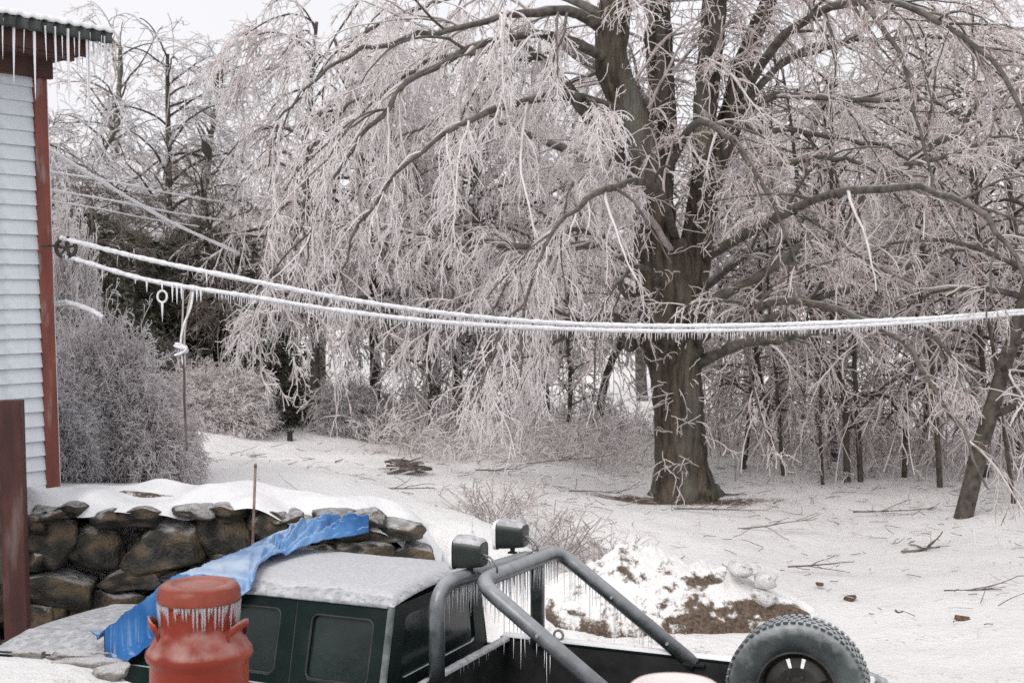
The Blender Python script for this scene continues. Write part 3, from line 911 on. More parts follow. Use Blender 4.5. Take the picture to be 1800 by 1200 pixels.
# lower body sides with wheel arches
def arch(cx, r, a0, a1, n=12):
    return [(cx - r * math.cos(PI * k / n), 0.44 + r * math.sin(PI * k / n)) for k in range(n + 1)]
cabpoly = [(-3.42, 0.62)] + arch(-2.75, 0.42, 0, PI) + [(-2.3, 0.50), (0.06, 0.50), (0.06, BELT - 0.0), (-2.30, BELT + 0.01), (-3.36, 1.05), (-3.42, 0.98)]
bedpoly = [(0.12, 0.50)] + arch(1.45, 0.42, 0, PI) + [(2.80, 0.52), (2.80, 1.15), (0.12, 1.15)]
for s in (0, 1):
    y0, y1 = (-0.165, -0.135) if s == 0 else (1.465, 1.435)
    mb = MB(); mb.prism(cabpoly, y0, y1, lambda u, v, e: (u, e, v)); mb.build('body_side', M_body, truck, bevel=0.006)
    mb = MB(); mb.prism(bedpoly, y0, y1, lambda u, v, e: (u, e, v)); b_o = mb.build('bed_side', M_body, truck, bevel=0.006)
    # rail on top and inner wall
    yc = -0.125 if s == 0 else 1.425
    mb = MB(); mb.box((1.46, yc, 1.163), (2.68, 0.09, 0.026)); mb.build('bed_rail', M_body, truck, bevel=0.008)
    mb = MB()
    sgn = 1 if s == 0 else -1
    def rs(u, v, yc=yc, s=s):
        a = 0.14 + 2.62 * u
        n = mnoise.noise(Vector((a * 9, s * 4 + 1, 0.0))) * 0.006
        th = PI * v
        return (a, yc - 0.046 * math.cos(th), 1.172 + (0.022 + n) * math.sin(th) ** 0.6)
    mb.grid(rs, 90, 8); mb.build('rail_snow', M_snowcap, truck, smooth=True)
    yi = -0.085 if s == 0 else 1.385
    mb = MB(); mb.box((1.46, yi, 0.88), (2.62, 0.02, 0.54)); mb.build('bed_inner_wall', M_black, truck)
mb = MB(); mb.box((1.46, 0.65, 0.60), (2.66, 1.45, 0.04))
for k in range(11): mb.box((1.46, 0.05 + 0.12 * k, 0.629), (2.5, 0.05, 0.014))
mb.build('bed_floor', M_black, truck)
mb = MB(); mb.box((0.15, 0.65, 0.88), (0.04, 1.46, 0.56)); mb.build('bulkhead', M_black, truck, bevel=.005)
mb = MB()
def bsn(u, v):
    b = -0.02 + 1.38 * u; th = PI * v
    n = mnoise.noise(Vector((b * 12, 2, 0.0))) * 0.006
    return (0.175 - 0.036 * math.cos(th), b, 1.155 + (0.028 + n) * math.sin(th) ** 0.6)
mb.grid(bsn, 60, 8); mb.build('bulkhead_snow', M_frostmetal, truck, smooth=True)
mb = MB(); mb.box((2.79, 0.65, 0.86), (0.05, 1.46, 0.60)); tg = mb.build('tailgate', M_body, truck, bevel=0.012)
mb = MB(); mb.grid(lambda u, v: (2.79 - 0.03 * math.cos(PI * v), -0.06 + 1.42 * u, 1.157 + 0.03 * math.sin(PI * v) ** .6), 30, 6); mb.build('tailgate_snow', M_snowcap, tg, smooth=True)
# frosted rear corner of the far rail
for s in (0, 1):
    mb = MB(); yc = -0.125 if s == 0 else 1.425
    mb.tube([(2.72, yc, 1.06), (2.78, yc, 1.16), (2.84, yc, 1.14), (2.85, yc, 0.9)], 0.05, 10); mb.build('rail_corner', M_frame, truck, smooth=True)
# bonnet and wings
mb = MB()
def hood(u, v):
    a = -2.30 - 1.08 * u; b = -0.15 + 1.6 * v
    t = abs(b - 0.65) / 0.80
    z = 1.115 + 0.085 * (1 - t ** 3.2) - 0.05 * u ** 1.5 - (0.12 * max(0, (u - 0.88) / 0.12) ** 2)
    if 0.55 < t < 0.62: z += 0.008
    return (a, b, z)
mb.grid(hood, 40, 50)
hd = mb.build('bonnet', M_frostmetal, truck, smooth=True, solid=0.01)
mb = MB(); mb.box((-3.40, 0.65, 0.80), (0.06, 1.45, 0.34))
for k in range(7): mb.box((-3.44, 0.65, 0.68 + 0.04 * k), (0.02, 1.0, 0.012))
mb.build('grille', M_black, truck)
for b0 in (0.02, 1.28):
    mb = MB(); mb.lathe([(0.0, 0.02), (0.06, 0.015), (0.085, 0), (0.09, -0.03)], 20, Matrix.Translation((-3.44, b0, 0.80)) @ Matrix.Rotation(-PI / 2, 4, 'Y')); mb.build('headlight', M_frame, truck, smooth=True)
mb = MB(); mb.box((-3.56, 0.65, 0.56), (0.12, 1.6, 0.13)); mb.build('front_bumper', M_frame, truck, bevel=0.02)
mb = MB(); mb.box((2.92, 0.65, 0.54), (0.14, 1.55, 0.13)); mb.build('rear_bumper', M_frame, truck, bevel=0.02)
mb = MB(); mb.box((-0.3, 0.65, 0.50), (5.8, 0.9, 0.12)); mb.build('chassis', M_black, truck)
# wheels
M_tyre = noisy('tyre_rubber', (0.016, 0.018, 0.018), (0.04, 0.044, 0.045), 10, 0.6, 0.002, 40)
M_tyre_ice = noisy('frosted_tyre', (0.030, 0.036, 0.037), (0.085, 0.10, 0.10), 5, 0.35, 0.003, 40, top=(0.50, 0.52, 0.54), top_lo=0.05, top_hi=1.2, top_noise=16)
M_rim = noisy('dark_steel_rim', (0.018, 0.018, 0.017), (0.05, 0.048, 0.044), 8, 0.5, 0.001)
def wheel(par, name, R, W, mt, blocks=40, slots=True, side=True):
    """wheel with its axle along local y"""
    r = par
    Mx = Matrix.Rotation(PI / 2, 4, 'X')
    ri = R * 0.55
    mb = MB()
    h = W / 2
    prof = [(ri, -h * .78), (ri + .02, -h * .92), (ri + .05, -h * .98), (R * .78, -h * 1.06), (R * .90, -h * 1.0), (R * .955, -h * .9), (R * .97, -h * .7), (R * .975, 0), (R * .97, h * .7), (R * .955, h * .9), (R * .90, h), (R * .78, h * 1.06), (ri + .05, h * .98), (ri + .02, h * .92), (ri, h * .78)]
    mb.lathe(prof, 72, Mx)
    # rib ring near the bead
    for k in range(blocks):
        a = 2 * PI * k / blocks
        for row, (yy, wy, da) in enumerate(((-h * .78, h * .42, 0), (-h * .26, h * .34, .5), (h * .26, h * .34, 0), (h * .78, h * .42, .5))):
            aa = a + da * 2 * PI / blocks
            M_ = Matrix.Rotation(-aa, 3, 'Y')
            c = M_ @ Vector((R * .978, yy, 0))
            mb.box(c, (R * .028, wy, 2 * PI * R / blocks * .62), 0, M_)
            if side and row in (0, 3):
                c = M_ @ Vector((R * .955, yy * 1.20, 0))
                mb.box(c, (R * .04, h * .08, 2 * PI * R / blocks * .5), 0, M_)
    t = mb.build('tyre', mt, r, smooth=False)
    t.data.polygons.foreach_set('use_smooth', [True] * (72 * 14) + [False] * (len(t.data.polygons) - 72 * 14))
    mb = MB()
    mb.lathe([(ri + .012, -h * .80), (ri - .006, -h * .82), (ri - .018, -h * .6), (ri - .02, h * .6), (ri - .006, h * .82), (ri + .012, h * .80)], 48, Mx)
    # disc with openings
    n = 48
    rings = [ri - .02, ri * .80, ri * .56, ri * .30, 0.001]
    yy = [-h * .1, -h * .28, -h * .36, -h * .30, -h * .30]
    for k in range(n):
        a0, a1 = 2 * PI * k / n, 2 * PI * (k + 1) / n
        for j in range(4):
            if slots and j == 1 and (k % 12) in (2, 10): continue
            q = [Vector((rings[j] * math.cos(a0), yy[j], rings[j] * math.sin(a0))), Vector((rings[j] * math.cos(a1), yy[j], rings[j] * math.sin(a1))),
                 Vector((rings[j + 1] * math.cos(a1), yy[j + 1], rings[j + 1] * math.sin(a1))), Vector((rings[j + 1] * math.cos(a0), yy[j + 1], rings[j + 1] * math.sin(a0)))]
            mb.add(q, [(0, 1, 2, 3)])
    for k in range(6):
        a = 2 * PI * k / 6 + .2
        mb.tube([(ri * .36 * math.cos(a), -h * .30, ri * .36 * math.sin(a)), (ri * .36 * math.cos(a), -h * .52, ri * .36 * math.sin(a))], 0.012, 6)
    mb.tube([(0, -h * .3, 0), (0, -h * .6, 0)], ri * .2, 16)
    mb.build('rim', M_rim, r)
for a, b in ((-2.75, 0.0), (-2.75, 1.30), (1.45, 0.0), (1.45, 1.30)):
    w = empty('wheel', (a, b, 0.40)); w.parent = truck
    if b > 1: w.rotation_euler = (0, 0, PI)
    wheel(w, 'wheel', 0.40, 0.24, M_tyre, blocks=32)
# spare: lies loose against its carrier in the bed, a thing of its own
def TL(a, b, z):
    return Vector((TC.x + a * 0.913 + b * 0.407, TC.y - a * 0.407 + b * 0.913, z))
sp = P(1403, 1208, 7.80)
spare = empty('spare_wheel', sp, TA + math.radians(-6))
spare.rotation_euler = (math.radians(-3), 0, TA + math.radians(6))
tag(spare, 'frosted knobbly spare wheel standing upright in the truck bed near the tailgate', 'spare wheel')
wheel(spare, 'spare', 0.42, 0.27, M_tyre_ice, blocks=58, side=False)
cr_l = (sp.x - TC.x) * 0.913 - (sp.y - TC.y) * 0.407, (sp.x - TC.x) * 0.407 + (sp.y - TC.y) * 0.913
mb = MB(); mb.tube([(cr_l[0], cr_l[1] + .2, 0.62), (cr_l[0], cr_l[1] + .2, 1.32), (cr_l[0], cr_l[1] + .02, 1.32)], 0.03, 8); mb.box((cr_l[0], cr_l[1] + .2, .64), (.4, .12, .03)); mb.build('spare_carrier', M_black, truck, smooth=False)
# roll bar (bolted to the bed: part of the truck)
rb = empty('roll_bar', (0, 0, 0)); rb.parent = truck
def bend(pts, r=0.10, n=6):
    pts = [Vector(p) for p in pts]
    out = [pts[0]]
    for i in range(1, len(pts) - 1):
        p, a, b = pts[i], pts[i - 1], pts[i + 1]
        da, db = (a - p).normalized(), (b - p).normalized()
        rr = min(r, (a - p).length * .45, (b - p).length * .45)
        s, e = p + da * rr, p + db * rr
        for k in range(n + 1):
            t = k / n
            out.append(s * (1 - t) ** 2 + p * 2 * t * (1 - t) + e * t * t)
    out.append(pts[-1])
    return out
def tl_inv(p):
    dx, dy = p.x - TC.x, p.y - TC.y
    return Vector((dx * 0.913 - dy * 0.407, dx * 0.407 + dy * 0.913, p.z))
nt1 = tl_inv(P(842, 1022, 8.36)); ft1 = tl_inv(P(982, 968, 9.45))
nk = Vector((1.62, 0.0, 1.16)); fk = tl_inv(P(1222, 1168, 8.99))
hz_ = nt1.z
h_n = tl_inv(P(768, 1200, 8.33)); h_f = tl_inv(P(945, 1200, 9.42))
mb = MB(); mb.tube(bend([(h_n.x, h_n.y, 1.16), (h_n.x, h_n.y, hz_ - .02), (h_f.x, h_f.y, hz_ - .02), (h_f.x, h_f.y, 1.16)], 0.20, 10), 0.052, 16); mb.build('hoop', M_roll, rb, smooth=True)
mb = MB(); mb.tube(bend([tuple(nk), tuple(nt1), tuple(ft1), tuple(fk)], 0.15, 10), 0.052, 16); mb.build('rear_brace', M_roll, rb, smooth=True)
for q, foot in (('n', nk), ('f', fk), ('a', Vector((h_n.x, h_n.y, 1.16))), ('b', Vector((h_f.x, h_f.y, 1.16)))):
    mb = MB(); mb.box((foot.x, foot.y, foot.z + .012), (.15, .10, .016)); mb.build('foot_plate', M_black, rb)
for top_, ft_ in ((nt1, nk), (ft1, fk)):
    for t in (0.42, 0.82):
        mb = MB(); c = top_ * (1 - t) + ft_ * t; c = c + Vector((0, -0.048, 0.012))
        mb.tube([c, c + Vector((0, -0.02, 0))], 0.011, 8); mb.build('bolt', M_frame, rb)
# icicles under the bars
mb = MB(); rr = random.Random(3)
def hang_row(p, q, n, lmin, lmax, r=0.0042, dz=-0.045):
    for k in range(n):
        t = (k + rr.random()) / n
        c = p * (1 - t) + q * t + Vector((rr.uniform(-.012, .012), rr.uniform(-.012, .012), dz))
        l = rr.uniform(lmin, lmax) * (1.0 if rr.random() < .8 else 1.5)
        s = r * rr.uniform(.7, 1.3)
        mb.tube([c, c + Vector((0, 0, -l * .5)), c + Vector((rr.uniform(-.003, .003), 0, -l))], [s, s * .7, s * .2], 5)
hang_row(nt1 + (ft1 - nt1) * .04, ft1, 60, .05, .20)
hang_row(Vector((h_n.x, h_n.y + .1, hz_ - .02)), Vector((h_f.x, h_f.y - .15, hz_ - .02)), 60, .06, .22)
hang_row(nt1 + (nk - nt1) * .05, nt1 + (nk - nt1) * .5, 18, .02, .20)
hang_row(ft1 + (fk - ft1) * .05, ft1 + (fk - ft1) * .7, 30, .02, .26)
hang_row(Vector((.17, .55, 1.15)), Vector((.17, 1.3, 1.15)), 14, .03, .10, dz=0.0)
o = mb.build('icicles', M_ice, rb, smooth=True); o['kind'] = 'stuff'
# small tie-down ring on the far rail
tr = tl_inv(P(982, 1108, 9.42))
mb = MB(); mb.tube([(tr.x + .035 * math.cos(t), tr.y, 1.222 + .035 * math.sin(t)) for t in np.linspace(0, 2 * PI, 17)], 0.010, 6, caps=False); mb.build('tie_ring', M_frame, truck, smooth=True)
# lamps on the roll bar
def spot(px, py, d, scale=1.0):
    p = tl_inv(P(px, py, d))
    r = empty('roof_lamp', p); r.parent = rb
    r.rotation_euler = (0, 0, math.radians(4))
    R_ = 0.098 * scale
    M_ = Matrix.Rotation(PI / 2, 4, 'Y')
    mb = MB()
    # squarish housing: front at -x, tapering to the back (+x)
    def ring(t, k):
        a = 2 * PI * k / 32
        ca, sa = math.cos(a), math.sin(a)
        rr_ = R_ * (1 - 0.20 * t ** 1.6) * (1 / max(abs(ca) ** 4.5 + abs(sa) ** 4.5, .01) ** (1 / 4.5))
        return (-0.10 + 0.2 * t, rr_ * ca * .95, rr_ * sa)
    mb.add([ring(j / 6, k) for j in range(7) for k in range(32)], [(j * 32 + k, j * 32 + (k + 1) % 32, (j + 1) * 32 + (k + 1) % 32, (j + 1) * 32 + k) for j in range(6) for k in range(32)] + [tuple(6 * 32 + k for k in range(32))])
    mb.build('housing', M_lamp, r, smooth=True, bevel=0.004)
    mb = MB()
    fr_ = [ring(0, k) for k in range(32)]
    mb.add([(-0.125, y * .9, z * .9) for x, y, z in fr_] + [(-0.118, y * 1.07, z * 1.07) for x, y, z in fr_] + [(-0.095, y * 1.07, z * 1.07) for x, y, z in fr_],
           [tuple(range(31, -1, -1))] + [(k, (k + 1) % 32, 32 + (k + 1) % 32, 32 + k) for k in range(32)] + [(32 + k, 32 + (k + 1) % 32, 64 + (k + 1) % 32, 64 + k) for k in range(32)])
    mb.build('lens_cover', M_snowcap, r, smooth=True)
    mb = MB()
    def sncap(u, v):
        t = u; a = PI * (0.235 + 0.53 * v)
        j = ring(t, 32 * a / (2 * PI))
        n = mnoise.noise(Vector((t * 4 + px, v * 4, 0))) * .012
        e = math.sin(PI * min(1, max(0, v))) ** .35 * min(1, (1 - u) / .1, u / .05 + .3)
        return (j[0], j[1] * 1.01, j[2] * (1.0) + (.020 + n) * e - (0.010 if e < .15 else 0))
    mb.grid(sncap, 14, 24); mb.build('snow_cap', M_frostmetal, r, smooth=True)
    mb = MB(); mb.tube([(0, 0, -R_ * .9), (0.0, 0, -R_ * 1.35)], .018, 8); mb.box((0, 0, -R_ * 1.30), (.06, .04, .012)); mb.build('bracket', M_black, r)
    mb = MB()
    mb.tube(catmull([(.085, -.02, -.0), (.16, -.05, -.01), (.21, -.06, -.07), (.185, -.04, -.14), (.12, -.02, -.125), (.05, 0, -.12)], 5), .0075, 6)
    mb.tube(catmull([(.09, .02, -.02), (.14, 0.0, -.05), (.16, -.02, -.10), (.10, -.03, -.13)], 5), .006, 6)
    mb.build('cable', M_roll, r, smooth=True)
M_lamp = noisy('black_lamp_housing', (0.010, 0.014, 0.013), (0.022, 0.028, 0.026), 4, 0.35, 0.0, spec=0.4)
spot(827, 972, 8.62)
spot(901, 940, 9.30, 0.98)

# ------------------------------------------------------------------ blue tarp
F_ = [(160, 1143, 9.35), (215, 1115, 9.5), (270, 1080, 9.66), (355, 999, 10.0), (450, 950, 10.2), (530, 918, 10.28), (560, 911, 10.3), (605, 918, 10.25), (648, 928, 10.2)]
R_ = [(205, 1176, 8.98), (250, 1138, 8.97), (300, 1104, 8.90), (360, 1078, 8.80), (436, 1034, 8.72), (462, 1000, 9.15), (520, 962, 9.55), (580, 945, 9.85), (648, 932, 10.1)]
Fp = catmull([tuple(P(*q)) for q in F_], 14); Rp = catmull([tuple(P(*q)) for q in R_], 14)
mb = MB()
NL = len(Fp) - 1
def tarp_pt(u, v):
    i = u * NL; j = min(int(i), NL - 1); w = i - j
    a = Vector(Fp[j]) * (1 - w) + Vector(Fp[j + 1]) * w
    b = Vector(Rp[j]) * (1 - w) + Vector(Rp[j + 1]) * w
    p = a * (1 - v) + b * v
    wr = mnoise.noise(Vector((u * 14, v * 3 + u * 3, 0))) * .05 + mnoise.noise(Vector((u * 40, v * 7, 5))) * .018 + .022 * math.sin(u * 30 + v * 9) * math.sin(PI * v)
    rg = 1 - abs(mnoise.noise(Vector((u * 18 + v * 2.5, v * 2.2 - u * 4, 9))) * 2.2); rg2 = 1 - abs(mnoise.noise(Vector((u * 37 - v * 6, v * 5 + u * 9, 3))) * 2.2)
    wr = wr * .8 + .030 * max(0, rg) ** 2 + .012 * max(0, rg2) ** 2
    hump = .05 * math.sin(PI * v) * (0.6 + u)
    q = tl_inv(p)
    zs = 0.0
    if -2.36 < q.x < -1.60: zs = 1.17 + (RH + .03 - 1.17) * min(1, (q.x + 2.36) / .68)
    elif -1.60 <= q.x < 0: zs = roof_z(q.x, min(1.3, max(0, q.y))) + .015
    elif q.x <= -2.36: zs = 1.20
    if q.y > side_b(zs, 0) - .045 and p.z < zs + .05:
        return Vector((p.x, p.y, zs + .052 + abs(wr) * .4))
    return p + Vector((0, 0, (wr * (0.35 + math.sin(PI * v)) + hump) - .02))
mb.grid(tarp_pt, 170, 40)
# rear hem hangs over the drip rail
M_tarp = noisy('blue_tarpaulin', (0.010, 0.075, 0.24), (0.025, 0.14, 0.38), 3, 0.4, 0.004, 14, coord='World', c3=(0.16, 0.32, 0.56), s3=1.6, lo3=.45, hi3=.7, top=(0.52, 0.60, 0.70), top_lo=0.78, top_hi=1.2, top_noise=2.0, spec=0.4)
o = mb.build('blue_tarp', M_tarp, smooth=True, solid=0.006)
tag(o, 'crumpled blue tarpaulin with patches of snow over the windscreen of the pickup', 'tarp')

# ------------------------------------------------------------------ stake behind the truck
p1 = P(449, 820, 11.6); p0 = P(444, 960, 11.6)
mb = MB(); mb.tube([(p0.x - .02, 11.6, 0.0), p0, p1], [0.014, 0.013, 0.012], 8); mb.tube([p1, p1 + Vector((0, 0, .03))], [.018, .01], 8)
o = mb.build('metal_stake', noisy('rusty_iron', (0.10, 0.06, 0.05), (0.26, 0.20, 0.18), 12, 0.6), smooth=True)
tag(o, 'thin rusty upright stake before the stone wall above the blue tarp', 'stake')

# ------------------------------------------------------------------ snow bank
mb = MB()
pc = P(1185, 1100, 14.4)
def bank(u, v):
    a = 2 * PI * u
    x, y = math.cos(a) * v, math.sin(a) * v
    h = .88 * (1 - v ** 2.6) * (1 + .35 * mnoise.noise(Vector((x * 1.3, y * 1.3, 8))))
    X_, Y_ = x * 1.42, y * 0.85
    left = 1.0 - 0.35 * max(0, x) ** 1.2
    n = mnoise.noise(Vector((X_ * 1.7, Y_ * 1.7, 1))) * .22 + mnoise.noise(Vector((X_ * 5, Y_ * 5, 4))) * .10 + mnoise.noise(Vector((X_ * 12, Y_ * 12, 9))) * .04
    n += mnoise.noise(Vector((X_ * 26, Y_ * 26, 2))) * .03 + abs(mnoise.noise(Vector((X_ * 8, Y_ * 8, 5)))) * .10
    n2 = mnoise.noise(Vector((X_ * 3, Y_ * 3, 14))) * .12
    return (X_ + n2, Y_ + n * .5, max(-0.05, 0.80 * h * left + n * (0.15 + h)) - (0.35 if v > .985 else 0))
mb.grid(bank, 260, 80)
o = mb.build('snow_bank', M_snow, smooth=True, loc=(pc.x, 14.6, gz(pc.x, 14.4) - 0.02))
o.scale = (1.16, 1.0, 0.84)
dv = []
for v in mb.v:
    low = 1 - min(1, v[2] / 0.42)
    front = max(0, min(1, (-v[1] + .1) / .5))
    n = mnoise.noise(Vector((v[0] * 2.0, v[2] * 4.5, 3.3)))
    n2 = mnoise.noise(Vector((v[0] * 7.0, v[2] * 9, 6.3)))
    n3 = mnoise.noise(Vector((v[0] * 15.0, v[2] * 18, 1.3)))
    rt = max(0, min(1, (v[0] + .25) / .5)) * max(0, 1 - abs(v[2] - .10 - .08 * n2) / .12) * (.45 + .5 * n3)
    dv.append(max(0, front * (0.34 * low + 0.95 * max(0, n + 0.05) + 0.7 * max(0, n2) + .35 * n3 + rt) + .05))
set_dirt(o.data, dv)
tag(o, 'ploughed snow bank streaked with brown dirt beyond the truck bed', 'snow bank')
# icy lumps round it
M_lump = noisy('snow_lump', (0.66, 0.65, 0.66), (0.8, 0.79, 0.79), 5, 0.6, 0.03, 14, c3=(0.3, 0.22, 0.17), s3=3.5, lo3=.56, hi3=.7)
LUMP = [rock_mesh('snow_lump', 40 + k, 2, .35) for k in range(3)]
for l in LUMP: l.materials.append(M_lump)
M_clod = noisy('dirt_clod', (0.08, 0.05, 0.035), (0.24, 0.15, 0.10), 6, 0.9, 0.02)
for k, (px, py, w, h, lab) in enumerate([
        (1045, 1085, 40, 22, 'dirty snow lump at the left foot of the snow bank'), (1340, 1052, 50, 26, 'white snow lump at the right end of the snow bank'),
        (1345, 1020, 40, 24, 'rounded snow lump just above the right end of the bank'), (1300, 1000, 46, 22, 'snow lump on the right shoulder of the bank'),
        (1085, 1100, 44, 20, 'low snow lump before the middle of the dirty bank')]):
    d = 3.6 * FPX / (py - 550) if py > 1080 else 14.2
    p = P(px, py, min(d, 14.3))
    o = link('snow_lump', LUMP[k % 3], None); o.location = p; o.scale = (w * d / FPX, .3, h * d / FPX * 1.2)
    tag(o, lab, 'snow lump', 'snow lumps round the bank')
for k, (px, py, w, h, lab) in enumerate([
        (1495, 1066, 22, 12, 'brown dirt clod on the snow right of the bank'), (1692, 1097, 34, 12, 'long brown dirt clod at the far right of the snow'),
        (1580, 1085, 16, 8, 'small clod between the two larger dirt clods'), (1442, 1050, 12, 7, 'tiny clod right of the snow bank')]):
    d = 3.47 * FPX / (py - 550)
    p = P(px, py, d); p.z = gz(p.x, p.y) + .03
    o = link('dirt_clod', rock_mesh('dirt_clod', 60 + k, 2, .5), M_clod); o.location = p; o.scale = (w * d / FPX, .12, h * d / FPX)
    tag(o, lab, 'clod', 'dirt clods on the snow')

# ------------------------------------------------------------------ the big maple
def W3(l, base=23.0):
    return [tuple(P(px, py, base + dd)) + (r,) for px, py, dd, r in l]
maple_base = P(1200, 878, 23.0)
maple = empty('maple_tree', (maple_base.x, 23.0, maple_base.z))
tag(maple, 'huge old ice coated maple with a thick forked brown trunk and drooping crown', 'tree')
def limb_obj(name, pts, n=10, m=None, per=5, knobs=0.0):
    if name == 'limb': pts = [(x, y, z, r_ * (.72 if x < .8 else .92)) for x, y, z, r_ in pts]
    A = catmull(pts, per)
    rr = random.Random(len(pts) * 7 + int(abs(pts[0][0]) * 100))
    if name == 'limb':
        sd = rr.uniform(0, 90)
        for q_ in range(1, len(A)):
            am = min(.13, 0.02 + q_ * .006)
            for ax_ in range(3):
                A[q_, ax_] += am * (mnoise.noise(Vector((q_ * .33, sd, ax_ * 7.0))) * 0.9 + mnoise.noise(Vector((q_ * .9, sd, ax_ * 5.0))) * .55)
    B = A.copy(); B[:, :3] -= np.array(maple.location)
    mbb = MB()
    mbb.tube([Vector(q[:3]) for q in B], [max(.008, q[3] * (1 + rr.uniform(-.06, .06))) for q in B], n)
    if name == 'trunk':
        vv = []
        for v in mbb.v:
            q = Vector(v)
            ax = np.argmin(np.abs(B[:, 2] - q.z)); c = Vector(B[ax][:3]); d = Vector((q.x - c.x, q.y - c.y, 0)); a = math.atan2(d.y, d.x)
            fl = max(0, 1 - (q.z + .15) / .8) ** 2
            k = 1 + 0.05 * math.sin(a * 7 + q.z * .6) + .04 * mnoise.noise(Vector((a * 3, q.z * 1.5, 0))) + fl * .28 * (math.sin(a * 5 + 1.0) * .5 + .3)
            vv.append((c.x + d.x * k, c.y + d.y * k, q.z))
        mbb.v = vv
    o = mbb.build(name, m or M_limb, maple, smooth=True)
    return A
limbs = []
A = limb_obj('trunk', W3([(1205, 900, 0, .66), (1203, 872, 0, .60), (1199, 835, 0, .49), (1195, 760, 0, .445), (1190, 690, 0, .44), (1183, 620, 0, .50), (1177, 580, 0, .57), (1178, 530, 0, .55), (1180, 470, 0, .46), (1182, 420, 0, .36)]), 36, M_bark, 6)
stemA = W3([(1163, 570, 0, .38), (1152, 450, -.1, .36), (1150, 360, -.2, .35), (1135, 270, -.3, .33), (1105, 190, -.4, .30), (1075, 110, -.5, .29), (1080, 20, -.6, .27), (1090, -150, -.8, .2), (1100, -350, -1, .1)])
stemB = W3([(1155, 360, 0, .26), (1165, 230, .2, .25), (1160, 110, .4, .25), (1155, 10, .5, .24), (1150, -200, .7, .16), (1150, -400, .9, .08)])
stemC = W3([(1205, 570, 0, .36), (1222, 440, .1, .29), (1240, 340, .1, .27), (1268, 260, 0, .25), (1290, 190, 0, .22), (1305, 120, 0, .19), (1330, 50, 0, .15), (1352, 0, 0, .14), (1400, -150, 0, .09), (1460, -300, .1, .04)])
stemD = W3([(1232, 380, 0, .2), (1235, 260, -.3, .19), (1243, 150, -.4, .21), (1255, 20, -.5, .21), (1260, -150, -.7, .15), (1265, -350, -.8, .07)])
for s in (stemA, stemB, stemC, stemD):
    limbs.append(limb_obj('stem', s, 20, M_bark, 5))
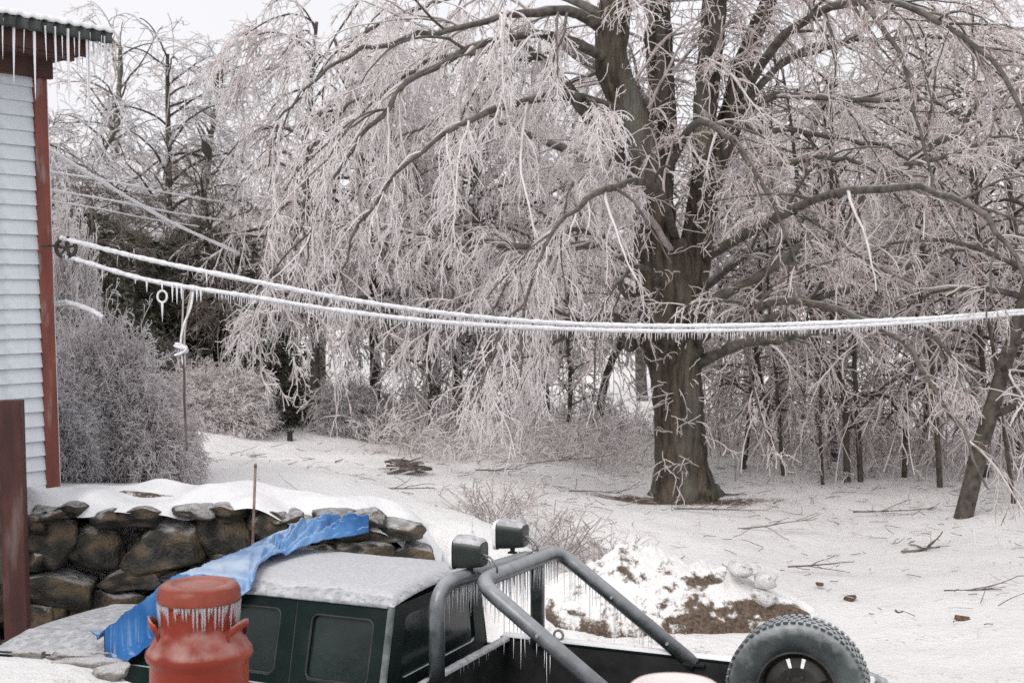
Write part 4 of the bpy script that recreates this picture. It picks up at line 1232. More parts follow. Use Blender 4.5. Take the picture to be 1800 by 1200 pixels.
HAND = [
    [(1140, 350, 0, .16), (1080, 260, -.3, .14), (1030, 200, -.6, .13), (995, 150, -1, .11), (960, 110, -1.2, .09), (880, 75, -1.5, .07), (790, 95, -1.8, .055), (690, 150, -2, .035), (600, 240, -2.1, .022)],
    [(1075, 60, -.5, .12), (1000, 20, -1.2, .10), (900, 26, -2, .085), (780, 60, -2.6, .065), (660, 82, -3, .05), (560, 130, -3.2, .035), (500, 200, -3.3, .025), (465, 290, -3.3, .018)],
    [(1060, 130, -.4, .12), (985, 75, .5, .10), (930, 60, 1, .09), (850, 90, 1.5, .08), (760, 110, 2, .065), (680, 160, 2.2, .05), (600, 200, 2.3, .04), (520, 300, 2.4, .022)],
    [(1120, 300, 0, .12), (1020, 275, .8, .10), (940, 238, 1.2, .08), (870, 205, 1.6, .07), (810, 192, 1.9, .055), (740, 230, 2, .04), (670, 270, 2.1, .03), (610, 360, 2.2, .018)],
    [(1130, 470, 0, .12), (1050, 430, .8, .10), (960, 437, 1.4, .09), (880, 428, 1.8, .08), (800, 425, 2, .07), (700, 403, 2.3, .06), (625, 393, 2.5, .045), (560, 430, 2.6, .025), (510, 540, 2.6, .015)],
    [(1200, 470, .1, .07), (1140, 385, -1.0, .06), (1070, 297, -1.7, .055), (1030, 272, -1.8, .05), (1003, 285, -1.9, .045), (1010, 330, -2, .04), (1045, 395, -2.1, .03), (1085, 450, -2.2, .02)],
    [(1288, 205, 0, .09), (1340, 178, -.4, .075), (1420, 166, -.8, .06), (1530, 171, -1.2, .05), (1620, 172, -1.6, .04), (1690, 200, -1.9, .03), (1745, 270, -2.1, .018)],
    [(1275, 240, 0, .10), (1330, 160, .4, .08), (1395, 100, .8, .075), (1480, 74, 1.2, .065), (1600, 68, 1.6, .05), (1720, 68, 2, .04), (1810, 90, 2.3, .025)],
    [(1395, 100, .8, .06), (1480, 75, .5, .055), (1550, 30, .4, .05), (1620, -20, .2, .04), (1760, -20, .1, .025)],
    [(1245, 360, 0, .08), (1330, 303, -.5, .06), (1390, 286, -.8, .05), (1450, 276, -1, .045), (1540, 300, -1.3, .03), (1600, 370, -1.4, .018)],
    [(1225, 540, -.3, .11), (1310, 500, -.6, .09), (1400, 442, -1, .085), (1480, 397, -1.3, .095), (1530, 340, -1.5, .08), (1590, 290, -1.8, .075), (1690, 225, -2.2, .06), (1740, 175, -2.5, .045), (1810, 120, -2.8, .03)],
    [(1240, 585, 0, .09), (1390, 550, -.5, .07), (1460, 515, -.8, .065), (1560, 490, -1, .06), (1640, 450, -1.3, .04), (1740, 430, -1.6, .025), (1810, 470, -1.8, .018)],
    [(1222, 642, 0, .12), (1280, 612, -.3, .10), (1350, 596, -.6, .09), (1430, 586, -1, .07), (1520, 560, -1.4, .05), (1640, 590, -1.9, .035), (1710, 680, -2.2, .02)],
    [(1300, 215, 0, .06), (1330, 233, -.2, .055), (1400, 230, -.7, .05), (1500, 250, -1, .04), (1570, 262, -1.2, .028), (1660, 330, -1.4, .018)],
    [(1300, 520, -.3, .07), (1410, 525, .4, .065), (1510, 555, .8, .05), (1555, 500, 1.0, .05), (1620, 470, 1.2, .03)],
    [(1110, 610, 0, .13), (1075, 560, -.5, .09), (1010, 580, -.9, .06), (930, 640, -1.2, .04), (860, 740, -1.4, .02)],
    [(1160, 575, -.1, .10), (1090, 500, -.8, .08), (1070, 430, -1.1, .05), (1000, 400, -1.6, .04), (900, 480, -2.2, .03), (840, 620, -2.5, .02)],
    [(1590, 290, -1.8, .05), (1680, 270, -2.2, .035), (1760, 240, -2.6, .025), (1830, 260, -2.8, .015)],
    [(1100, 200, -.4, .12), (1000, 170, -1.8, .09), (880, 190, -3.0, .07), (760, 250, -3.9, .05), (660, 350, -4.4, .035), (600, 480, -4.6, .02)],
    [(1080, 110, -.5, .12), (960, 60, -1.6, .10), (820, 90, -2.8, .08), (700, 170, -3.6, .06), (620, 260, -4.1, .04), (560, 380, -4.3, .025), (530, 520, -4.4, .015)],
    [(1085, 40, -.5, .1), (940, -20, .6, .09), (780, 0, 1.5, .07), (640, 60, 2.1, .05), (540, 150, 2.4, .03), (480, 280, 2.5, .018)],
    [(1150, 0, .5, .1), (1040, -120, 1.6, .09), (860, -140, 2.6, .07), (700, -60, 3.2, .05), (590, 60, 3.5, .03), (520, 220, 3.6, .018)],
    [(1165, 230, .2, .10), (1100, 140, 1.8, .08), (990, 150, 3.2, .06), (880, 240, 4.0, .04), (810, 380, 4.3, .02)],
    [(1255, 20, -.5, .1), (1330, -80, -2, .08), (1450, -60, -3.4, .06), (1560, 60, -4.4, .04), (1620, 240, -4.8, .025), (1650, 420, -4.9, .015)],
    [(1290, 190, 0, .09), (1380, 60, -1.8, .08), (1520, 0, -3.6, .06), (1680, 60, -5.2, .045), (1790, 200, -6.2, .03), (1850, 420, -6.6, .018)],
    [(1228, 460, .1, .10), (1370, 380, -2.6, .08), (1520, 330, -5.0, .06), (1680, 350, -7.0, .045), (1790, 460, -8.0, .03), (1850, 640, -8.4, .018)],
    [(1215, 610, -.1, .09), (1330, 540, -2.4, .07), (1450, 540, -4.6, .055), (1580, 600, -6.2, .04), (1680, 720, -7.2, .025), (1740, 860, -7.6, .014)],
    [(1190, 430, .05, .09), (1150, 330, -2.0, .08), (1060, 330, -3.4, .06), (980, 400, -4.4, .04), (930, 540, -4.8, .025), (900, 690, -4.9, .014)],
    [(1160, 330, .1, .08), (1220, 220, -1.8, .07), (1280, 240, -3.0, .05), (1350, 330, -3.8, .035), (1390, 480, -4.1, .02)],
    [(1180, 520, .0, .07), (1130, 470, -1.4, .05), (1080, 500, -2.2, .035), (1050, 600, -2.6, .02), (1040, 700, -2.7, .012)],
    [(1220, 520, .3, .09), (1330, 440, 2.0, .07), (1450, 430, 3.4, .05), (1560, 500, 4.2, .03), (1620, 620, 4.6, .018)],
]
ML_ice = M_branch
for i, h in enumerate(HAND):
    limbs.append(limb_obj('limb', W3(h), 8, M_branch if i in (5,) else M_limb, 5))
rngm = np.random.default_rng(5)
paths, rad = ragged(limbs, 24)
crn = Crown()
# long secondary boughs thrown off the limbs and weighed down by the ice
S, D, r, t = spawn(paths[4:], rad[4:], 1.35, 0.12, 0.98, 0.75, rngm, bias=(-0.25, 0, 0.1))
kr = (S[:, 0] < 1.6) | (rngm.random(len(S)) < .85); S, D, r, t = S[kr], D[kr], r[kr], t[kr]
L = rngm.uniform(1.6, 3.4, len(S)) * (1.2 - .5 * t) * np.where(S[:, 0] > 1.6, .75, 1)
p1, q1 = grow(S, D, L, 10, np.clip(r * .5, .015, .032), np.full(len(S), .010), 0.45, 0.12, rngm)
p1b = p1
crn.add(p1, q1, 5, np.where(rngm.random(len(p1)) < np.where(p1.mean(1)[:, 0] > 1.6, .8, .4), 0, 1))
# short boughs from the upper stems
S, D, r, t = spawn(paths[:4], rad[:4], 2.6, 0.25, 0.95, 1.0, rngm)
L = rngm.uniform(1.5, 3.0, len(S))
p2, q2 = grow(S, D, L, 10, np.full(len(S), .04), np.full(len(S), .012), 0.35, 0.10, rngm)
crn.add(p2, q2, 5, 1)
def clip(p, q, keep):
    return p[keep], q[keep]
def vis(p):     # keep what can be seen or nearly (with room to step aside)
    c = p.mean(1); ky = FPX / c[:, 1]
    return (c[:, 2] - EYE) * ky < 760
for (pp, qq, dd, t0) in ((paths[4:], rad[4:], 2.0, .25), (p1, q1, 3.0, .05), (p2, q2, 2.8, .1)):
    k = vis(pp); pp, qq = clip(pp, qq, k)
    xm = pp.mean(1)[:, 0]
    ym = pp.mean(1)[:, 1]
    for lo, hi, near, br, mts in ((-99, 1.6, 0, .06, (2, 4, 3)), (1.6, 99, 0, .26, (2, 2, 3)), (1.6, 99, 1, .5, (3, 2, 3)), (-99, 1.6, 1, .10, (2, 4, 3))):
        kk = (xm >= lo) & (xm < hi) & ((ym < 20) == bool(near))
        if kk.sum() == 0: continue
        f = .66 if near else 1.0
        right = lo > 0
        twiggery(crn, pp[kk], qq[kk], rngm, d1=dd * (.85 if near else 1.4), l1=(.4, 1.05) if right else (.45, 1.25), g1=1.2 if right else 2.2, d2=10.0, l2=(.12, .38), g2=2.2 if right else 4.0,
                 d3=9.0, l3=(.035, .10), rt=(.0068 if right else .0076) * f, brown=br, t0=t0, a1=.65, mats=mts)
# epicormic twigs on trunk and stems
S, D, r, t = spawn(paths[:4], rad[:4], 10, 0.0, 0.7, 1.35, rngm)
S2 = np.array([tuple(P(rngm.uniform(1150, 1235), rngm.uniform(560, 860), 22.6)) for _ in range(30)]); D2 = np.column_stack([rngm.normal(0, 1, 30), -np.abs(rngm.normal(.5, .3, 30)), rngm.normal(0, .3, 30)])
S = np.vstack([S, S2]); D = np.vstack([D, D2])
S = S + unit(D) * .25 * (np.arange(len(S)) < len(S) - 30)[:, None]
L = rngm.uniform(.35, 1.0, len(S))
p3, q3 = grow(S, D, L, 6, np.full(len(S), .010), np.full(len(S), .007), .9, .25, rngm)
crn.add(p3, q3, 4, 1)
twiggery(crn, p3, q3, rngm, d1=3.5, l1=(.12, .35), g1=.9, d2=4, l2=(.06, .16), d3=.01, rt=.0065, brown=.35, mats=(2, 2, 3))
me = crn.mesh('crown')
print('maple crown quads', len(me.polygons))
o = link('crown', me, [M_limb, M_branch, M_twig, M_twig_brown, M_frost], maple)
me.transform(Matrix.Translation(-Vector(maple.location)))

# ------------------------------------------------------------------ other trees: prototypes copied with their parts
MS_std0 = (M_limb, M_branch, M_twig, M_twig_brown)
def grow_tree(seed, H, lean, nl, limb_len, g, trunk_r, twig_kw, up=0.9, start=.3, mats=None, d0=None):
    rng = np.random.default_rng(seed)
    T, TR = grow(np.array([[0, 0, -.15]]), np.array([[lean, 0, 1.0]]), np.array([H]), 14, np.array([trunk_r]), np.array([trunk_r * .3]), 0.0, .045, rng)
    c = Crown(); c.add(T, TR, 10, 0)
    tm = c.mesh('trunk')
    t = np.linspace(start, .99, nl); n = 14
    f = t * n; i = np.minimum(f.astype(int), n - 1); w = (f - i)[:, None]
    S = T[0, i] * (1 - w) + T[0, i + 1] * w
    a = rng.uniform(0, 2 * PI, nl)
    D = np.column_stack([np.cos(a), np.sin(a), np.full(nl, up) * rng.uniform(.6, 1.4, nl)])
    L = rng.uniform(.7, 1.2, nl) * limb_len * (1.15 - .6 * t)
    p, q = grow(S, D, L, 12, np.clip(TR[0, i] * .5, .02, .1), np.full(nl, .012), g, .09, rng)
    c = Crown(); c.add(p, q, 6, 0)
    S, D, r, t = spawn(p, q, 1.2, .1, 1, .7, rng)
    L = rng.uniform(.8, 2.0, len(S))
    p2, q2 = grow(S, D, L, 8, np.clip(r * .6, .012, .03), np.full(len(S), .01), g * 1.3, .1, rng)
    c.add(p2, q2, 4, 1)
    twiggery(c, p2, q2, rng, **twig_kw); 
    k2 = dict(twig_kw); k2['d1'] = twig_kw['d1'] * .7
    twiggery(c, p, q, rng, **k2)
    return tm, c.mesh('crown')
kwf = dict(d1=2.5, l1=(.5, 1.2), g1=.9, d2=5.2, l2=(.2, .5), g2=1.3, d3=4.5, l3=(.08, .2), rt=.012, brown=.10)
protos = {
    'A': grow_tree(101, 9.5, .08, 26, 3.6, .36, .16, kwf),
    'B': grow_tree(102, 8.5, .20, 24, 3.2, .45, .13, kwf, up=.6),
    'C': grow_tree(103, 11.0, .03, 26, 3.4, .30, .20, kwf, up=1.3, start=.35),
}
kww = dict(kwf); kww.update(d1=3.6, d2=7.5, l2=(.15, .45), d3=5.5, l3=(.06, .18), rt=.012, brown=.04, g1=1.2, g2=1.7)
protos['W'] = grow_tree(104, 8.6, -.10, 40, 3.6, .62, .14, kww, up=.8, start=.25)
kws = dict(kwf); kws.update(d1=1.6, l1=(.3, .8), d2=3.0, rt=.010)
protos['S'] = grow_tree(105, 7.5, .05, 26, 1.4, .6, .055, kws, up=.8, start=.15)
protos['L'] = grow_tree(106, 8.5, .235, 20, 2.4, .5, .135, kws, up=.4, start=.2)
for k, (a, b) in protos.items():
    print(k, len(a.polygons), len(b.polygons))
for k, (a, b) in protos.items():
    a.materials.append(MS_std0[0])
    for m in MS_std0: b.materials.append(m)
MS_std = MS_std0
MS_white = (M_limb, M_twig, M_frost, M_twig)
MS_sap = (noisy('sapling_bark', (0.04, 0.034, 0.028), (0.11, 0.09, 0.07), 8, .8, .01, coord='World'), M_branch, M_twig, M_twig_brown)
MS_dark = (noisy('dark_bark', (0.035, 0.03, 0.025), (0.10, 0.085, 0.07), 8, .8, .01, coord='World'), M_twig_grey, M_twig_grey, M_dark_twig)
def dress(o, mats):
    for sl, m in zip(o.material_slots, mats):
        sl.link = 'OBJECT'; sl.material = m
def variant(key, ms, tag_):
    return protos[key]
def plant_tree(name, key, ms, mt, px, d, sc, rz, label, group, cat='tree', wide=1.0):
    a, b = variant(key, ms, mt)
    g = on_ground(px, d)
    r = empty(name, g, rz); r.scale = (sc * wide, sc * wide, sc)
    tag(r, label, cat, group)
    t = link('trunk', a, None, r); c = link('crown', b, None, r)
    dress(t, ms); dress(c, ms)
    if name == 'sapling': r.rotation_euler = (math.sin(px) * .07, math.cos(px * 1.7) * .10, rz); r.scale = (sc * (1 + .35 * math.sin(px * 3.1)), sc * (1 + .35 * math.sin(px * 3.1)), sc)
    return r
YE = 'trees of the yard edge'
plant_tree('weeping_tree', 'W', MS_white, 'white', 560, 26.5, 1.0, 0.6, 'dense white frosted weeping tree left of the big maple, its twigs reaching the ground', YE, wide=.82)
plant_tree('weeping_tree', 'W', MS_white, 'white', 655, 29, 1.0, 2.7, 'white frosted weeping tree just behind the leftmost drooping boughs of the maple', YE)
plant_tree('weeping_tree', 'W', MS_white, 'white', 800, 30, .9, 4.3, 'white frosted weeping tree rising behind the brush pile', YE)
plant_tree('weeping_tree', 'W', MS_white, 'white', 960, 32, 1.0, 1.3, 'pale weeping tree behind the lower boughs left of the maple trunk', YE)
plant_tree('weeping_tree', 'W', MS_white, 's', 1380, 31, 1.0, 5.3, 'greyish weeping tree behind the slim saplings right of the maple', YE)
plant_tree('weeping_tree', 'W', MS_std, 's', 1790, 27, 1.0, 2.3, 'weeping tree filling the right edge behind the leaning trunk', YE)
GL = 'ice coated trees of the wood edge'
for key, mt, px, d, sc, rz, lab in [
        ('A', 'd', 270, 36, 1.0, .3, 'grey arching ice laden tree right of the icicled eave'),
        ('B', 'd', 130, 34, 1.15, 3.4, 'dark trunked tree close to the red corner board of the house'),
        ('C', 'd', 330, 42, .95, 1.4, 'tall thin frosted tree against the pale sky left of the weeping tree'),
        ('B', 'd', 20, 38, 1.1, 0.2, 'grey arching tree half hidden by the house corner'),
        ('A', 's', 760, 33, 1.0, 2.0, 'frosted tree behind the left half of the maple crown, with the brush pile before it'),
        ('C', 's', 850, 38, .95, 4.2, 'frosted tree with a dark trunk seen left of the maple between its drooping twigs'),
        ('B', 's', 1045, 31, .85, 5.2, 'dark forked tree standing closest behind the left of the maple trunk'),
        ('A', 's', 950, 44, 1.05, .9, 'pale frosted tree filling the gap left of the dark forked tree'),
        ('C', 's', 1130, 46, 1.1, 2.9, 'tall frosted tree directly behind the maple trunk'),
        ('A', 's', 1310, 41, .9, 1.7, 'frosted tree behind the first slim stems right of the maple'),
        ('B', 's', 1440, 40, 1.0, 4.0, 'bowed frosted tree behind the middle of the right wood edge'),
        ('C', 's', 1540, 38, 1.0, .4, 'tall frosted tree behind the pair of slim dark stems'),
        ('A', 's', 1640, 33, 1.05, 3.2, 'broad frosted tree left of the leaning dark trunk'),
        ('B', 's', 1760, 30, 1.05, 5.6, 'dense grey frosted tree right of the leaning dark trunk'),
        ('C', 's', 1850, 36, 1.0, 2.2, 'tall frosted tree at the far right edge'),
        ('A', 's', 1720, 42, 1.1, 4.6, 'grey frosted tree rising behind the leaning dark trunk')]:
    plant_tree('frosted_tree', key, MS_dark if mt == 'd' else (MS_white if px < 1600 else MS_std), mt, px, d, sc, rz, lab, GL)
for px, d, sc, rz, lab in [
        (1308, 26, .85, .5, 'slim dark sapling nearest the maple on its right'), (1378, 25, 1.0, 3.6, 'slim leaning sapling second to the right of the maple'),
        (1362, 26.5, .9, 1.0, 'thin sapling just left of the leaning one right of the maple'),
        (1492, 24.5, 1.0, 2.2, 'left one of the paired slim dark stems in the right wood edge'), (1514, 24.5, 1.05, .2, 'right one of the paired slim dark stems in the right wood edge'),
        (1590, 25, .9, 4.5, 'slim sapling between the paired stems and the leaning trunk'), (1447, 24, .75, 5.0, 'small bent sapling left of the paired slim stems'),
        (1470, 28, 1.15, 1.9, 'tall slim stem just behind and left of the paired slim stems'), (1655, 24, 1.1, 2.6, 'slim dark stem immediately left of the leaning trunk'),
        (1412, 30, 1.1, 3.9, 'far slim stem midway between the leaning sapling and the paired stems'), (1735, 25, 1.2, .9, 'slim dark stem right of the leaning trunk'),
        (1560, 31, 1.2, 5.4, 'far thin stem right of the paired slim stems'), (1620, 29, 1.1, 4.2, 'thin stem between two taller ones left of the leaning trunk'),
        (1270, 31, 1.0, 1.2, 'far thin sapling peeping out right beside the maple trunk'), (1785, 22, 1.1, 3.0, 'slim dark stem at the right border'),
        (1000, 29, .8, 2.8, 'slim sapling beside the dark forked tree'), (755, 27, .8, 1.5, 'thin dark sapling left of the brush pile, under the maple boughs')]:
    plant_tree('sapling', 'S', MS_sap, 's', px, d, sc, rz, lab, 'slim saplings under the trees')
# the leaning dark trunk at right
lt = on_ground(1690, 20.5)
r = plant_tree('leaning_tree', 'L', (MS_dark[0], M_branch, M_twig, M_twig_brown), 'l', 1690, 20.5, 1.1, 0.15, 'leaning dark trunked tree at the right with twigs hanging across it', 'trees of the yard edge')

# the wood beyond, one mass
def far_wood():
    rng = np.random.default_rng(77)
    pts, rot, sc, kind = [], [], [], []
    for i in range(95):
        d = rng.uniform(44, 100); px = rng.uniform(-500, 2300)
        if d < 60 and 300 < px < 480: continue
        x = (px - 900) / FPX * d
        pts.append((x, d, gz(x, d) - .1)); rot.append(rng.uniform(0, 6.28)); s = rng.uniform(.8, 1.15); sc.append(s); kind.append(rng.integers(0, 3))
    me = bpy.data.meshes.new('far_wood')
    me.from_pydata(pts, [], [])
    for nm, dt, vals in (('rz', 'FLOAT', rot), ('sc', 'FLOAT', sc), ('kd', 'INT', kind)):
        a = me.attributes.new(nm, dt, 'POINT'); a.data.foreach_set('value', vals)
    o = link('far_wood', me)
    ng = bpy.data.node_groups.new('wood', 'GeometryNodeTree')
    ng.interface.new_socket('Geometry', in_out='INPUT', socket_type='NodeSocketGeometry')
    ng.interface.new_socket('Geometry', in_out='OUTPUT', socket_type='NodeSocketGeometry')
    n, l = ng.nodes, ng.links
    gi, go = n.new('NodeGroupInput'), n.new('NodeGroupOutput')
    join = n.new('GeometryNodeJoinGeometry')
    kd = n.new('GeometryNodeInputNamedAttribute'); kd.data_type = 'INT'; kd.inputs['Name'].default_value = 'kd'
    rz = n.new('GeometryNodeInputNamedAttribute'); rz.data_type = 'FLOAT'; rz.inputs['Name'].default_value = 'rz'
    scn = n.new('GeometryNodeInputNamedAttribute'); scn.data_type = 'FLOAT'; scn.inputs['Name'].default_value = 'sc'
    cx = n.new('ShaderNodeCombineXYZ'); l.new(rz.outputs['Attribute'], cx.inputs['Z'])
    e2r = n.new('FunctionNodeEulerToRotation'); l.new(cx.outputs[0], e2r.inputs[0])
    for i, key in enumerate('ABC'):
        a, b = variant(key, MS_std, 's')
        po = []
        for src in (a, b):
            q = bpy.data.objects.new('wood_tree_source', src); po.append(q)
        cmp_ = n.new('FunctionNodeCompare'); cmp_.data_type = 'INT'; cmp_.operation = 'EQUAL'
        l.new(kd.outputs['Attribute'], cmp_.inputs[2]); cmp_.inputs[3].default_value = i
        for q in po:
            oi = n.new('GeometryNodeObjectInfo'); oi.inputs['Object'].default_value = q
            ip = n.new('GeometryNodeInstanceOnPoints')
            l.new(gi.outputs[0], ip.inputs['Points']); l.new(oi.outputs['Geometry'], ip.inputs['Instance'])
            l.new(cmp_.outputs[0], ip.inputs['Selection']); l.new(e2r.outputs[0], ip.inputs['Rotation']); l.new(scn.outputs['Attribute'], ip.inputs['Scale'])
            l.new(ip.outputs[0], join.inputs[0])
    l.new(join.outputs[0], go.inputs[0])
    md = o.modifiers.new('wood', 'NODES'); md.node_group = ng
    tag(o, 'far frosted wood behind the whole yard', kind='stuff')
far_wood()

# dark evergreens on the left
M_ever = noisy('dark_evergreen', (0.035, 0.040, 0.027), (0.10, 0.098, 0.07), 1.2, .8, 0, coord='World', c3=(0.15, 0.15, 0.13), s3=2.5, lo3=.5, hi3=.75, spec=.2)
def evergreen_mesh(seed, H, R, n=26000, size=.11):
    rng = np.random.default_rng(seed)
    z = rng.random(n) ** 1.25
    tier = 1.0
    a = rng.uniform(0, 2 * PI, n)
    lob = .82 + .18 * np.sin(a * 5 + z * 9) + .1 * np.sin(a * 11 - z * 20)
    r = R * np.sqrt(np.clip(1 - z ** 2.4, 0, 1)) * (1 + .22 * np.sin(a * 3 + z * 6 + seed)) * tier * lob * rng.uniform(.25, 1, n) ** .5 * rng.uniform(.85, 1.12, n)
    c = np.column_stack([r * np.cos(a), r * np.sin(a), z * H - .28 * r])
    d = unit(np.column_stack([np.cos(a), np.sin(a), rng.normal(-.5, .4, n)]) + rng.normal(0, .5, (n, 3)))
    s = unit(np.cross(d, rng.normal(0, 1, (n, 3))))
    L = size * rng.uniform(.6, 1.6, n)[:, None]; Wd = L * .16
    V = np.stack([c - s * Wd, c + d * L * .5 - s * Wd * .7, c + d * L, c + s * Wd], 1).reshape(-1, 3)
    Q = np.arange(n * 4).reshape(-1, 4)
    return np_mesh('crown', V, Q, smooth=False)
ev = [evergreen_mesh(1, 5.0, 2.2), evergreen_mesh(2, 4.2, 2.6)]
for e in ev: e.materials.append(M_ever)
tk = MB(); tk.tube([(0, 0, -.2), (0, 0, 2.4), (.05, 0, 4.3)], [.12, .09, .02], 8)
tkm = bpy.data.meshes.new('trunk'); tkm.from_pydata(tk.v, [], tk.f); tkm.materials.append(MS_dark[0])
for k, (px, d, sc, lab) in enumerate([
        (165, 25, .74, 'dark evergreen behind the frosted shrub at the house'), (262, 27, .86, 'dark evergreen behind the hanging rope'),
        (345, 28, .84, 'dark evergreen between the rope and the weeping tree'), (440, 27, .60, 'small dark evergreen against the left flank of the weeping tree'),
        (100, 28, .62, 'dark evergreen close beside the house corner'), (215, 31, 1.0, 'dark evergreen in the gap behind the first two at the house'),
        (400, 32, .9, 'dark evergreen farthest back beside the weeping tree')]):
    g = on_ground(px, d)
    r = empty('evergreen_tree', g, k * 1.3); r.scale = (sc * 1.1, sc * 1.1, sc)
    tag(r, lab, 'tree', 'dark evergreens at the left')
    link('trunk', tkm, None, r); link('crown', ev[k % 2], None, r)

for k, (px, d, sc, lab) in enumerate([
        (160, 24.5, .44, 'bare dark brown tree with no ice before the evergreens close to the house corner'), (300, 25.5, .50, 'bare dark brown tree with no ice right behind the knotted rope'),
        (405, 26, .46, 'bare dark brown tree with no ice at the left flank of the weeping tree'), (235, 27, .50, 'bare dark brown tree with no ice between its two bare neighbours')]):
    plant_tree('bare_tree', 'ABCA'[k], (MS_dark[0], M_dark_twig, M_dark_twig, M_twig_grey), 'bare', px, d, sc, k * 1.9, lab, 'bare dark trees at the left')
# ------------------------------------------------------------------ shrubs
def shrub_mesh(seed, n, R, H, g, kw, spread=1.0, r0=.014):
    rng = np.random.default_rng(seed)
    a = rng.uniform(0, 2 * PI, n)
    S = np.column_stack([np.cos(a) * .12 * R * rng.random(n), np.sin(a) * .12 * R * rng.random(n), np.full(n, -.05)])
    D = np.column_stack([np.cos(a) * spread * rng.uniform(.2, 1, n), np.sin(a) * spread * rng.uniform(.2, 1, n), np.ones(n)])
    L = rng.uniform(.75, 1.15, n) * H
    p, q = grow(S, D, L, 10, np.full(n, r0), np.full(n, r0 * .6), g, .10, rng)
    c = Crown(); c.add(p, q, 4, 1)
    twiggery(c, p, q, rng, **kw)
    return c.mesh('twigs')
kwsh = dict(d1=5, l1=(.3, .8), g1=1.4, d2=7, l2=(.12, .35), g2=1.6, d3=5, l3=(.05, .12), rt=.006, brown=.2, t0=.25)
sh = {
    'weep': shrub_mesh(201, 85, 1.0, 2.6, 1.15, dict(kwsh, d1=9, l1=(.15, .5), d2=11, l2=(.06, .2), l3=(.03, .08), rt=.0046), 1.0),
    'mound': shrub_mesh(202, 70, 1.4, 2.2, .9, dict(kwsh, d1=4.5, l1=(.2, .5), d2=8, l2=(.08, .25), rt=.008), 1.4, .016),
    'bare': shrub_mesh(203, 26, .6, 1.0, .1, dict(kwsh, d1=4, l1=(.15, .45), g1=.2, d2=4, l2=(.08, .2), g2=.3, d3=.5, rt=.005, brown=.55), 1.3, .010),
    'weed': shrub_mesh(204, 34, .8, 1.2, .5, dict(kwsh, d1=4, l1=(.2, .5), d2=5, rt=.008, d3=3), 1.1, .010),
}
def dome_mesh(seed, R, H, nsp, rt):
    rng = np.random.default_rng(seed)
    c = Crown(); ns = 46
    a = rng.uniform(0, 2 * PI, ns); el = rng.uniform(.15, 1.4, ns)
    S = np.column_stack([rng.normal(0, .06, ns), rng.normal(0, .06, ns), np.full(ns, -.05)])
    T = np.column_stack([R * np.cos(a) * np.cos(el), R * np.sin(a) * np.cos(el), H * np.sin(el)]) * .9
    D = unit(T) + np.array([0, 0, .55])
    p, q = grow(S, D, np.linalg.norm(T, axis=1) * 1.1, 10, np.full(ns, .016), np.full(ns, .008), .5, .08, rng)
    c.add(p, q, 4, 1)
    a = rng.uniform(0, 2 * PI, nsp); el = np.arcsin(rng.uniform(.02, 1, nsp)); k = rng.uniform(.72, 1.0, nsp) ** .5
    lob = 1 + .18 * np.sin(a * 3 + seed) * np.cos(el) + .13 * np.sin(a * 7 + el * 6) + .08 * np.sin(a * 15 - el * 11) + np.where(rng.random(nsp) < .08, rng.uniform(0, .3, nsp), 0)
    S = np.column_stack([R * lob * k * np.cos(a) * np.cos(el), R * lob * k * np.sin(a) * np.cos(el), H * lob * k * np.sin(el)])
    D = unit(S) + np.array([0, 0, .25]) + rng.normal(0, .35, (nsp, 3))
    p, q = grow(S, D, rng.uniform(.18, .42, nsp), 6, np.full(nsp, rt * 1.3), np.full(nsp, rt), 3.0, .12, rng)
    c.add(p, q, 3, 1)
    S, D, r, t = spawn(p, q, 14, .1, 1, .8, rng)
    p, q = grow(S, D, rng.uniform(.06, .2, len(S)), 3, np.full(len(S), rt), np.full(len(S), rt * .8), 3.0, .15, rng)
    c.add(p, q, 3, np.where(rng.random(len(S)) < .14, 3, 2))
    S, D, r, t = spawn(p, q, 12, .2, 1, .8, rng)
    p, q = grow(S, D, rng.uniform(.03, .08, len(S)), 2, np.full(len(S), rt * .9), np.full(len(S), rt * .7), 2.0, .15, rng)
    c.add(p, q, 3, 2)
    return c.mesh('twigs')
sh['dome'] = dome_mesh(210, 1.0, 1.6, 2600, .0068)
sh['weep'] = sh['dome']; del sh['mound']; sh['mound'] = sh['dome']
def shrub(key, mats, px, d, sc, rz, label, group=None, cat='shrub', wide=1.0, zoff=0.0, name='shrub'):
    me = sh[key]
    while len(me.materials) < 4: me.materials.append(M_twig)
    g = on_ground(px, d); g.z += zoff
    o = link(name, me); o.location = g; o.rotation_euler = (0, 0, rz); o.scale = (sc * wide, sc * wide, sc)
    dress(o, mats); tag(o, label, cat, group)
    return o
MSH_w = (M_limb, M_branch, M_twig, M_twig_brown); MSH_g = (M_limb, M_branch, M_twig_grey, M_dark_twig); MSH_f = (M_limb, M_twig, M_frost, M_twig)
MSH_l = (M_limb, M_twig, M_frost, M_twig_brown)
SY = 'shrubs round the yard'
shrub('dome', MSH_l, 172, 15.2, .96, .3, 'large rounded frosted weeping shrub by the house corner above the stone wall', SY, wide=.66)
shrub('dome', MSH_l, 250, 15.1, .66, 1.3, 'lower right shoulder of frosted shrub drooping onto the snow beside the largest shrub', SY, wide=.85)
shrub('dome', MSH_f, 120, 16.2, 1.62, 2.2, 'tall white frosted shrub directly beside the red corner board', SY, wide=.22)
shrub('dome', MSH_g, 112, 14.4, .50, 1.2, 'low dark shrub at the foot of the corner board', SY, wide=.8)
shrub('mound', MSH_l, 375, 24.5, .66, .2, 'rounded frosted mound shrub behind the hanging rope', SY, wide=1.25)
shrub('mound', MSH_l, 275, 25.5, .76, 2.9, 'frosted shrub between the hanging rope and the weeping shrub', SY, wide=.95)
